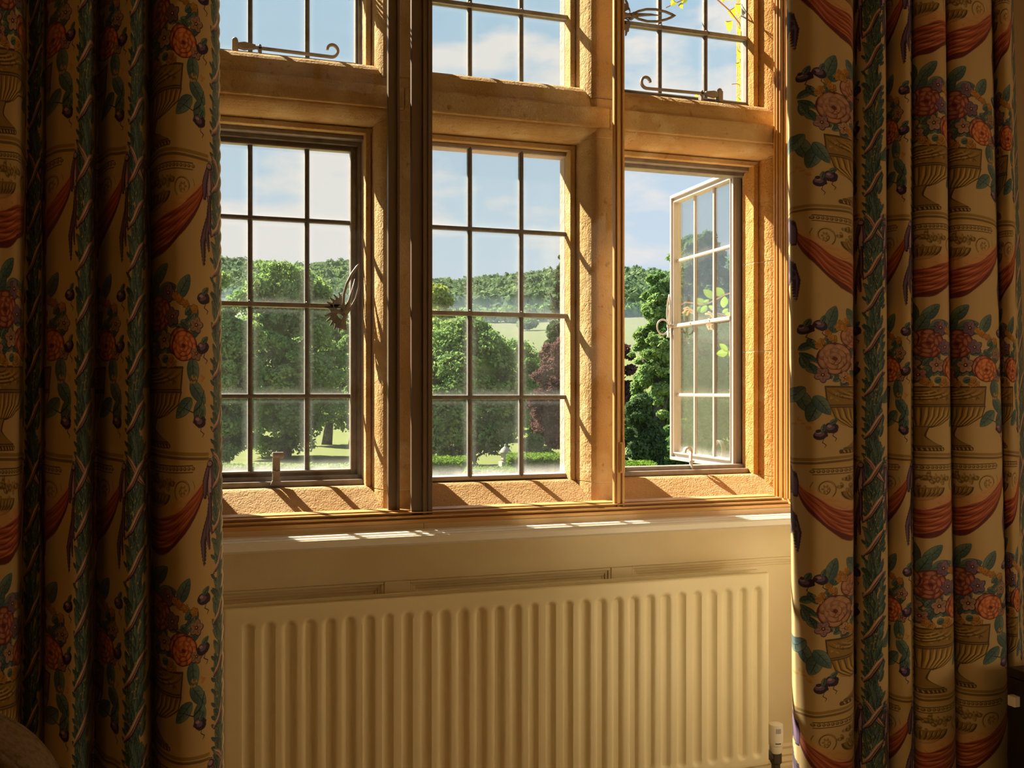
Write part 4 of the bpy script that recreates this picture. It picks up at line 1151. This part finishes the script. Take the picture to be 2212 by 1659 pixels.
# ------------------------------------------------------------------ the garden, the valley and the wooded hills
GZ = -2.8
def terrain(r, d):
    """height of the land; r = x / y (direction), d = depth from the eye"""
    t = min(max((d - 95) / 900.0, 0), 1)
    slope = 110 * (t ** 1.15)
    ridge = 1.0 + .05 * math.sin(r * 17 + .6) + .12 * math.exp(-((r - .185) / .045) ** 2) - .05 * math.exp(-((r - .32) / .10) ** 2) + .06 * math.exp(-((r - .05) / .08) ** 2)
    z = GZ + slope * (1 + (ridge - 1) * t)
    if d > 1000: z -= (d - 1000) * .12
    return z
ds = [6, 12, 20, 30, 45, 60, 80] + list(np.linspace(95, 1000, 46)) + [1080, 1200, 1400]
rs = list(np.linspace(-1.6, 2.6, 85))
V = []; F = []
for d in ds:
    for r in rs:
        y = d / (r * math.sin(TH) + math.cos(TH)) if r > -1.6 else d / .42
        z = terrain(r, d) + (1.2 * mnoise.noise(Vector((r * 9, d * .012, 0))) if d > 130 else 0)
        V.append((r * y, y, z))
nr = len(rs)
for j in range(len(ds) - 1):
    for i in range(nr - 1):
        a = j * nr + i; F.append((a, a + 1, a + nr + 1, a + nr))
link('ground', fast_mesh('ground', np.array(V), np.array(F), M_grass, True), kind='structure')
m = MB().box(-40, 60, 2.62, 8.0, GZ - .1, GZ + .01); m.build('terrace', M_mortar, kind='structure')
MB().box(-6, 8, 2.585, 2.62, -2.8, .69).build('wall_outer', M_stone, kind='structure')

def leafcloud(centres, radii, n, size, up=0.15, shell=0.72, squash=1.0, droop=0.0, rng=RNG):
    centres = np.array(centres, float); radii = np.array(radii, float)
    p = radii ** 2; p /= p.sum()
    idx = rng.choice(len(radii), n, p=p)
    d = rng.normal(size=(n, 3)); d[:, 2] += up; d /= np.linalg.norm(d, axis=1)[:, None]
    rr = radii[idx] * (shell + (1.04 - shell) * rng.random(n) ** .6 + .10 * rng.normal(size=n))
    pos = centres[idx] + d * rr[:, None] * np.array([1, 1, squash])
    nr_ = d + rng.normal(size=(n, 3)) * .75; nr_[:, 2] += droop; nr_ /= np.linalg.norm(nr_, axis=1)[:, None]
    ref = rng.normal(size=(n, 3)); t1 = np.cross(nr_, ref); t1 /= np.linalg.norm(t1, axis=1)[:, None]; t2 = np.cross(nr_, t1)
    s = (size * (.65 + .7 * rng.random(n)))[:, None]
    v = np.stack([pos - t1 * s * .55, pos + t2 * s * .30, pos + t1 * s * .55, pos - t2 * s * .30], axis=1).reshape(-1, 3)
    q = np.arange(4 * n).reshape(n, 4)
    return v, q

def ico(c, r, rng, sq=1.0, jit=.12):
    t = (1 + 5 ** .5) / 2
    v = np.array([(-1, t, 0), (1, t, 0), (-1, -t, 0), (1, -t, 0), (0, -1, t), (0, 1, t), (0, -1, -t), (0, 1, -t), (t, 0, -1), (t, 0, 1), (-t, 0, -1), (-t, 0, 1)], float)
    v /= np.linalg.norm(v[0]); v *= (1 + jit * rng.normal(size=(12, 1))); v = v * r * np.array([1, 1, sq]) + np.array(c)
    return v
ICOF = np.array([(0, 11, 5), (0, 5, 1), (0, 1, 7), (0, 7, 10), (0, 10, 11), (1, 5, 9), (5, 11, 4), (11, 10, 2), (10, 7, 6), (7, 1, 8), (3, 9, 4), (3, 4, 2), (3, 2, 6), (3, 6, 8), (3, 8, 9), (4, 9, 5), (2, 4, 11), (6, 2, 10), (8, 6, 7), (9, 8, 1)])

def tree(name, label, px, d, top_py, wpx, mat, n=26000, leaf=.24, clump=.17, nclump=70, low=.12, cat='tree', trunk=True, group='trees beyond the window', squash=.68, shape='round', base_z=None, seed=None):
    rng = np.random.default_rng(seed if seed is not None else int(px * 7 + d))
    x, y = at(px, d)
    r = x / y
    gz = base_z if base_z is not None else (GZ if d < 95 else terrain(r, d))
    top = EZ + (845 - top_py) * d / FPX
    H = top - gz; Wd = wpx * d / FPX
    z0 = H * low
    cz = (z0 + H) / 2; hz = (H - z0) / 2; hx = Wd / 2
    C = []; R = []
    for k in range(nclump):
        dd = rng.normal(size=3); dd /= np.linalg.norm(dd)
        if shape == 'cone':
            t = rng.random() ** .8; a = rng.random() * 6.283; rad = hx * (1 - t) * (.75 + .35 * rng.random()) + .12 * hx
            cr = min(hx * .42, Wd * clump * (1.25 - t)); C.append((rad * .75 * math.cos(a), rad * .75 * math.sin(a), z0 + t * (H - z0) * .96)); R.append(cr)
        else:
            cr = Wd * clump * (.55 + .95 * rng.random() ** 1.5)
            f = .60 + .52 * rng.random() ** .55
            tap = 1.0 - .28 * max(dd[2], 0)
            C.append((dd[0] * (hx - cr * .7) * f * tap, dd[1] * (hx - cr * .7) * f * tap, cz + dd[2] * (hz - cr * .7) * f)); R.append(cr)
    v, q = leafcloud(C, R, n, leaf, up=.45, squash=squash, droop=.40, rng=rng)
    vs = [v]; off = len(v)
    t_ = empty(name, (x, y, gz), label, cat, group if group else None)
    me = fast_mesh('foliage', v, q, mat)
    link('foliage', me, t_, kind='stuff')
    # dense shaded heart of the crown
    cv = []; cf = []
    for k in range(12):
        c = (rng.uniform(-1, 1) * hx * .32, rng.uniform(-1, 1) * hx * .32, cz + rng.uniform(-1, 1) * hz * .5)
        if shape == 'cone': tt = k / 12; c = (0, 0, z0 + tt * (H - z0) * .85)
        rr = hx * .30 if shape != 'cone' else hx * .34 * (1 - k / 13)
        cv.append(ico(c, rr, rng)); cf.append(ICOF + 12 * k)
    link('inner_foliage', fast_mesh('inner_foliage', np.concatenate(cv), np.concatenate(cf), mat), t_, kind='stuff')
    if trunk:
        m = MB(); m.tube([(0, 0, -.3), (.02 * H, 0, H * .15), (0, .02 * H, H * .4), (.01 * H, 0, H * .72)], [H * .040, H * .030, H * .022, H * .008], 9)
        for k in range(5):
            a = rng.random() * 6.283; zz = H * (.22 + .09 * k)
            m.tube([(0, 0, zz), (hx * .35 * math.cos(a), hx * .35 * math.sin(a), zz + H * .10), (hx * .65 * math.cos(a), hx * .65 * math.sin(a), zz + H * .17)], [H * .014, H * .009, H * .004], 6)
        m.build('trunk', M_bark, t_, smooth=True)
    return t_

T = tree
T('broadleaf_tree', 'tall round-topped green tree filling the lower left light', 612, 60, 556, 270, L_green, n=60000, leaf=.23, clump=.09, nclump=260, low=.03)
T('broadleaf_tree', 'pale green tree beside the left curtain, behind the left light', 478, 49, 582, 190, L_green, n=36000, leaf=.20, clump=.13, nclump=90, low=.03)
T('broadleaf_tree', 'green tree at the right side of the lower left light', 705, 74, 655, 170, L_green, n=30000, leaf=.25, clump=.14, nclump=80, low=.05)
T('broadleaf_tree', 'yellow-green tree top showing left in the middle light', 950, 84, 622, 150, L_yellow, n=26000, leaf=.27, clump=.13, nclump=80, low=.12)
T('broadleaf_tree', 'broad leafy tree standing behind the clipped hedge in the middle light', 992, 52, 683, 300, L_green, n=60000, leaf=.20, clump=.09, nclump=260, low=.02)
T('broadleaf_tree', 'rounded green tree just below the field in the middle light', 1120, 105, 738, 190, L_green, n=24000, leaf=.34, clump=.14, nclump=70, low=.05)
T('broadleaf_tree', 'dark green tree left of the copper beech', 1150, 72, 775, 110, L_dark, n=20000, leaf=.24, clump=.16, nclump=55, low=.05)
T('field_tree', 'small dark tree standing alone in the pale field', 1139, 330, 688, 44, L_dark, n=5000, leaf=1.0, clump=.2, nclump=26, low=.12)
T('conifer', 'tall thin conifer beside the second stone mullion', 1216, 88, 533, 125, L_conifer, n=34000, leaf=.30, clump=.12, nclump=220, low=.05, shape='cone')
T('copper_beech', 'purple-brown copper beech beside the second stone mullion', 1218, 57, 735, 158, L_copper, n=40000, leaf=.19, clump=.10, nclump=200, low=.10)
T('copper_beech', 'dark copper-leaved tree half hidden at the left edge of the open light', 1335, 62, 742, 120, L_copper, n=16000, leaf=.22, clump=.16, nclump=50, low=.04)
T('broadleaf_tree', 'big dense tree behind the open casement', 1510, 44, 512, 225, L_dark, n=62000, leaf=.20, clump=.075, nclump=380, low=.02)
T('broadleaf_tree', 'leafy tree in the open light, left of the casement', 1425, 36, 600, 130, L_green, n=44000, leaf=.18, clump=.085, nclump=260, low=.02)
T('broadleaf_tree', 'tree behind the right half of the open casement', 1605, 58, 530, 190, L_dark, n=26000, leaf=.17, clump=.14, nclump=80, low=.02)
T('yew', 'low dark yew at the foot of the trees in the open light', 1385, 30, 862, 120, L_conifer, n=26000, leaf=.13, clump=.16, nclump=70, low=0.0, cat='shrub', trunk=False, group='shrubs below the trees')
T('laurel_shrub', 'green laurel shrub under the open casement', 1470, 33, 905, 110, L_dark, n=20000, leaf=.14, clump=.16, nclump=60, low=0.0, cat='shrub', trunk=False, group='shrubs below the trees')
T('garden_shrub', 'low dark green shrub under the copper beech', 1160, 50, 935, 70, L_dark, n=12000, leaf=.16, clump=.18, nclump=40, low=0.0, cat='shrub', trunk=False, group='shrubs below the trees')
T('birch', 'slim pale-trunked tree at the right edge of the lower left light', 760, 70, 700, 80, L_green, n=14000, leaf=.25, clump=.16, nclump=50, low=.30)

def hedge(label, px0, px1, d, top_py, depth, mat=L_hedge, n=16000, leaf=.085, name='clipped_hedge', base=GZ):
    x0, y0 = at(px0, d); x1, y1 = at(px1, d)
    top = EZ + (845 - top_py) * d / FPX
    rng = np.random.default_rng(int(px0 + d))
    L = math.hypot(x1 - x0, y1 - y0); ang = math.atan2(y1 - y0, x1 - x0); H = top - base
    t_ = empty(name, (x0, y0, base), label, 'hedge', 'clipped garden hedges', rz=ang)
    MB().box(.06, L - .06, .06, depth - .06, 0, H - .07).build('hedge_core', mat, t_)
    u = rng.random(n) * L; k = rng.random(n)
    vis = rng.random(n)
    pos = np.zeros((n, 3)); nm = np.zeros((n, 3))
    a = vis < .42; pos[a] = np.stack([u[a], np.zeros(a.sum()), k[a] * H], 1); nm[a] = (0, -1, .2)
    b_ = (vis >= .42) & (vis < .85); pos[b_] = np.stack([u[b_], k[b_] * depth, np.full(b_.sum(), H)], 1); nm[b_] = (0, 0, 1)
    c = vis >= .85; side = rng.random(c.sum()) < .5
    pos[c] = np.stack([np.where(side, 0, L), k[c] * depth, rng.random(c.sum()) * H], 1); nm[c] = (.5, 0, .3)
    pos += rng.normal(size=(n, 3)) * np.array([.03, .03, .035])
    nr_ = nm + rng.normal(size=(n, 3)) * .6; nr_ /= np.linalg.norm(nr_, axis=1)[:, None]
    ref = rng.normal(size=(n, 3)); t1 = np.cross(nr_, ref); t1 /= np.linalg.norm(t1, axis=1)[:, None]; t2 = np.cross(nr_, t1)
    s = (leaf * (.6 + .8 * rng.random(n)))[:, None]
    v = np.stack([pos - t1 * s * .6, pos + t2 * s * .35, pos + t1 * s * .6, pos - t2 * s * .35], axis=1).reshape(-1, 3)
    link('foliage', fast_mesh('foliage', v, np.arange(4 * n).reshape(n, 4), mat), t_, kind='stuff')
hedge('square clipped hedge at the left of the middle light', 880, 1000, 30, 1000, 2.2)
hedge('long clipped hedge at the right of the middle light', 1098, 1222, 32, 992, 2.4)
hedge('low clipped hedge between the two taller hedges', 1004, 1110, 26.5, 1022, 1.3, n=9000)
hedge('hedge strip along the foot of the lower left light', 380, 790, 31, 1012, 1.2, n=16000, leaf=.10)
hedge('hedge top showing at the foot of the open light', 1320, 1420, 27, 1008, 1.4, n=8000)

x, y, z = at(1092, 36, 992)
ln = empty('stone_lantern', (x, y, GZ), 'pale stone lantern finial showing over the low hedge', 'lantern')
h = z - GZ
MB().box(-.20, .20, -.20, .20, 0, h - .08).build('pier', M_lampstone, ln, bevel=.01)
MB().lathe([(.10, h - .08), (.18, h), (.16, h + .06), (.19, h + .22)], (0, 0, 0), 8).build('lantern_body', M_lampstone, ln)
MB().lathe([(.235, h + .22), (.22, h + .25), (.15, h + .36), (.06, h + .44), (.03, h + .47), (.05, h + .50), (.01, h + .54)], (0, 0, 0), 16).build('lantern_roof', M_lampstone, ln, smooth=True)
x0, y0, z0 = at(470, 46, 1012); x1, y1, z1 = at(600, 46, 1012)
rl = empty('garden_rail', (x0, y0, GZ), 'dark low rail on the lawn behind the lower left light', 'fence', rz=math.atan2(y1 - y0, x1 - x0))
LL = math.hypot(x1 - x0, y1 - y0)
for i in range(5): MB().box(LL * i / 4 - .04, LL * i / 4 + .04, -.04, .04, 0, z0 - GZ + .05).build('post', M_rail, rl)
for k in (0, 1): MB().box(0, LL, -.02, .02, z0 - GZ - .08 - .35 * k, z0 - GZ - .02 - .35 * k).build('bar', M_rail, rl)

# hedgerow across the fields and the woodland on the hills
def woodland(name, label, cells, mat, sz, seed, kind='stuff'):
    rng = np.random.default_rng(seed); VV = []; FF = []; k = 0
    lv = []
    for (r, d, s) in cells:
        y = d / (r * math.sin(TH) + math.cos(TH)); z = terrain(r, d)
        h_ = s * (.85 + .5 * rng.random()); 
        VV.append(ico((r * y, y, z + h_ * .55), s * .62, rng, h_ / s * 1.05, .10)); FF.append(ICOF + 12 * k); k += 1
        m_ = 16; dd = rng.normal(size=(m_, 3)); dd[:, 2] = np.abs(dd[:, 2]) + .1; dd[:, 1] -= .4; dd /= np.linalg.norm(dd, axis=1)[:, None]
        c = np.array((r * y, y, z + h_ * .55)) + dd * np.array([s * .66, s * .66, h_ * .66])
        t1 = rng.normal(size=(m_, 3)); t1 /= np.linalg.norm(t1, axis=1)[:, None]; t2 = np.cross(t1, dd + rng.normal(size=(m_, 3)) * .5)
        q = s * .22
        lv.append(np.stack([c - t1 * q, c + t2 * q * .6, c + t1 * q, c - t2 * q * .6], 1).reshape(-1, 3))
    v1 = np.concatenate(VV); f1 = np.concatenate(FF)
    me = fast_mesh(name, v1, f1, mat)
    o = link(name, me, None, kind, label, 'trees')
    lv = np.concatenate(lv)
    link('leaf_sprays', fast_mesh('leaf_sprays', lv, np.arange(len(lv)).reshape(-1, 4), mat), o, kind='stuff')
rg = np.random.default_rng(3)
cells = []
d = 468.0
while d < 1040:
    s = 5.4 if d < 700 else 7.0
    r = -.12 + rg.random() * .02
    while r < .86:
        if terrain(r, d) is not None: cells.append((r + rg.normal() * .003, d + rg.normal() * 4, s * (.75 + .6 * rg.random())))
        r += s * .88 / d
    d += s * (1.15 if d < 960 else .9)
woodland('woodland', 'pale green woodland covering the hills beyond the valley', cells, L_far, 9, 5)
cells = [(r, 405 + 8 * math.sin(r * 30) + rg.normal() * 2, 4.2) for r in np.arange(.25, .62, .0055)]
woodland('hedgerow', 'dark hedgerow line between the two pale fields', cells, L_dark, 4, 6)

# creeper at the top right, outside the upper right light; honeysuckle spray behind the open casement
def leaf_blade(parent, P, size, ax, nrm, mat, lobed=True, name='leaf'):
    ax = Vector(ax).normalized(); nrm = Vector(nrm).normalized(); sd = ax.cross(nrm).normalized(); nrm = sd.cross(ax)
    if lobed: pr = [(0, 0), (.10, .30), (.02, .52), (.34, .48), (.42, .34), (.62, .42), (.70, .22), (1.0, 0)]
    else: pr = [(0, 0), (.12, .16), (.30, .28), (.52, .31), (.74, .23), (.90, .11), (1.0, 0)]
    vs = []
    for u, w in pr: vs.append(ax * u + sd * w + nrm * (w * .22))
    for u, w in pr[1:-1]: vs.append(ax * u - sd * w + nrm * (w * .22))
    mid = [ax * u - nrm * .03 * math.sin(u * 3.1) for u, w in pr[1:-1]]
    b0 = len(vs); vs += mid; n = len(pr); fs = []
    for i in range(len(mid) - 1):
        fs.append((1 + i, 2 + i, b0 + i + 1, b0 + i)); fs.append((n + i, b0 + i, b0 + i + 1, n + i + 1))
    fs += [(0, 1, b0), (0, b0, n), (n - 2, n - 1, b0 + len(mid) - 1), (n - 1, n + len(mid) - 1, b0 + len(mid) - 1)]
    m = MB().add([Vector(v) * size for v in vs], fs)
    o = link(name, m.mesh(name, mat, recalc=False), parent); o.location = P
    return o
cy = 2.50
def at_y(px, py, y):
    x = y * math.tan(math.atan((px - 1106) / FPX) + TH); dd = x * math.sin(TH) + y * math.cos(TH)
    return Vector((x, y, EZ + (845 - py) * dd / FPX))
cp = empty('creeper', at_y(1606, 250, cy), 'yellow-green climbing vine outside the right edge of the upper right light', 'plant')
o0 = cp.location.copy()
rr = random.Random(4)
def stem(parent, pts, r, o=o0, mat=M_twig):
    MB().tube([p - o for p in pts], r, 6).build('stem', mat, parent, smooth=True)
stem(cp, [at_y(1612, 330, cy), at_y(1606, 240, cy), at_y(1611, 120, cy), at_y(1604, 0, cy), at_y(1608, -140, cy)], .003)
stem(cp, [at_y(1610, 84, cy), at_y(1597, 50, cy), at_y(1575, 22, cy), at_y(1548, -2, cy), at_y(1500, -40, cy)], .0022)
stem(cp, [at_y(1548, -30, cy), at_y(1500, -12, cy), at_y(1470, 2, cy), at_y(1438, 17, cy)], .0016)
stem(cp, [at_y(1612, 240, cy), at_y(1570, 218, cy), at_y(1520, 208, cy), at_y(1448, 216, cy)], .0016)
stem(cp, [at_y(1612, 190, cy), at_y(1592, 181, cy), at_y(1580, 182, cy)], .0013)
spots = [(1457, 2, 15), (1468, 8, 13), (1478, -4, 16), (1578, 20, 24), (1572, 45, 26), (1596, 8, 22), (1585, -14, 20), (1600, 36, 26), (1604, 62, 26), (1606, 84, 24), (1560, -12, 18),
         (1601, 112, 30), (1596, 134, 30), (1606, 150, 22), (1604, 172, 22), (1600, 192, 28), (1603, 215, 30), (1597, 228, 20), (1508, 204, 16), (1467, 216, 18), (1486, 214, 18), (1553, 206, 20), (1565, 222, 18), (1580, 226, 14),
         (1606, -30, 26), (1598, -60, 26), (1604, -90, 26), (1610, -120, 26), (1607, 20, 22), (1608, 130, 22), (1610, 205, 22), (1611, 100, 22)]
for px, py, s_ in spots:
    p = at_y(px, py, cy + rr.uniform(-.04, .04)) - o0
    a = rr.uniform(-2.4, -.7)
    leaf_blade(cp, p, s_ / 760.0, (math.cos(a), rr.uniform(-.3, .3), math.sin(a)), (rr.uniform(-.4, .4), -1, rr.uniform(-.3, .5)), L_vine)
hy_ = 2.95
hs = empty('honeysuckle', at_y(1600, 660, hy_), 'honeysuckle spray with bright leaves and peach flowers behind the open casement', 'plant')
o1 = hs.location.copy()
stem(hs, [Vector((2.05, 2.625, 1.50)), at_y(1640, 600, 2.8), at_y(1625, 610, hy_), at_y(1584, 631, hy_), at_y(1565, 637, hy_), at_y(1545, 648, hy_), at_y(1530, 655, hy_), at_y(1520, 657, hy_), at_y(1500, 655, hy_), at_y(1480, 653, hy_), at_y(1471, 659, hy_)], .0022, o1)
stem(hs, [at_y(1600, 676, hy_), at_y(1570, 681, hy_), at_y(1550, 677, hy_)], .0016, o1)
stem(hs, [at_y(1625, 770, hy_), at_y(1590, 764, hy_), at_y(1570, 758, hy_)], .0018, o1)
for x0_, y0_, ex_, ey_ in ((1542, 646, 1522, 628), (1524, 658, 1503, 648), (1513, 662, 1504, 674), (1527, 660, 1515, 674), (1530, 662, 1541, 668), (1566, 638, 1542, 625), (1565, 640, 1563, 662), (1520, 656, 1530, 648),
                         (1566, 678, 1580, 688), (1560, 676, 1572, 668), (1597, 628, 1578, 618), (1592, 606, 1580, 628), (1572, 760, 1556, 745), (1572, 762, 1550, 764), (1574, 760, 1586, 770), (1570, 758, 1560, 750), (1603, 640, 1606, 655), (1590, 690, 1598, 700)):
    P0 = at_y(x0_, y0_, hy_) - o1; P1 = at_y(ex_, ey_, hy_ + rr.uniform(-.02, .02)) - o1
    ax_ = P1 - P0
    leaf_blade(hs, P0, max(ax_.length * 1.15, .02), ax_, (rr.uniform(-.3, .3), -1, rr.uniform(-.2, .5)), L_honey, lobed=False)
for fx, fy in ((1492, 668), (1540, 690), (1536, 702)):
    c = at_y(fx, fy, hy_) - o1; m = MB()
    for k in range(6):
        a = rr.uniform(2.2, 5.6) if fx < 1500 else rr.uniform(.4, 5.8); L_ = rr.uniform(.015, .032)
        e1 = c + Vector((math.cos(a) * L_ * .6, rr.uniform(-.01, .01), math.sin(a) * L_ * .6)); e2 = c + Vector((math.cos(a + .4) * L_, rr.uniform(-.012, .012), math.sin(a + .4) * L_))
        m.tube([c, e1, e2], [.0012, .0022, .0034], 6)
    m.build('flower', M_petal, hs, smooth=True)

# mist of the summer air lying over the valley
M_haze = bpy.data.materials.new('valley_haze'); M_haze.use_nodes = True
nd = M_haze.node_tree.nodes; lk = M_haze.node_tree.links; nd.clear()
o_ = N('ShaderNodeOutputMaterial', nd); vs_ = N('ShaderNodeVolumeScatter', nd)
vs_.inputs['Color'].default_value = (.58, .82, 1.0, 1); vs_.inputs['Density'].default_value = 0.00048; vs_.inputs['Anisotropy'].default_value = 0.25
lk.new(vs_.outputs[0], o_.inputs['Volume'])
hz_ = MB().prism([(150, -10), (150, 13), (600, 62), (985, 103), (1250, 70), (1250, -10)], -300, 1200, 'x').build('haze', M_haze, kind='stuff')
tag(hz_, 'thin blue haze over the wooded hills beyond the valley', 'haze')
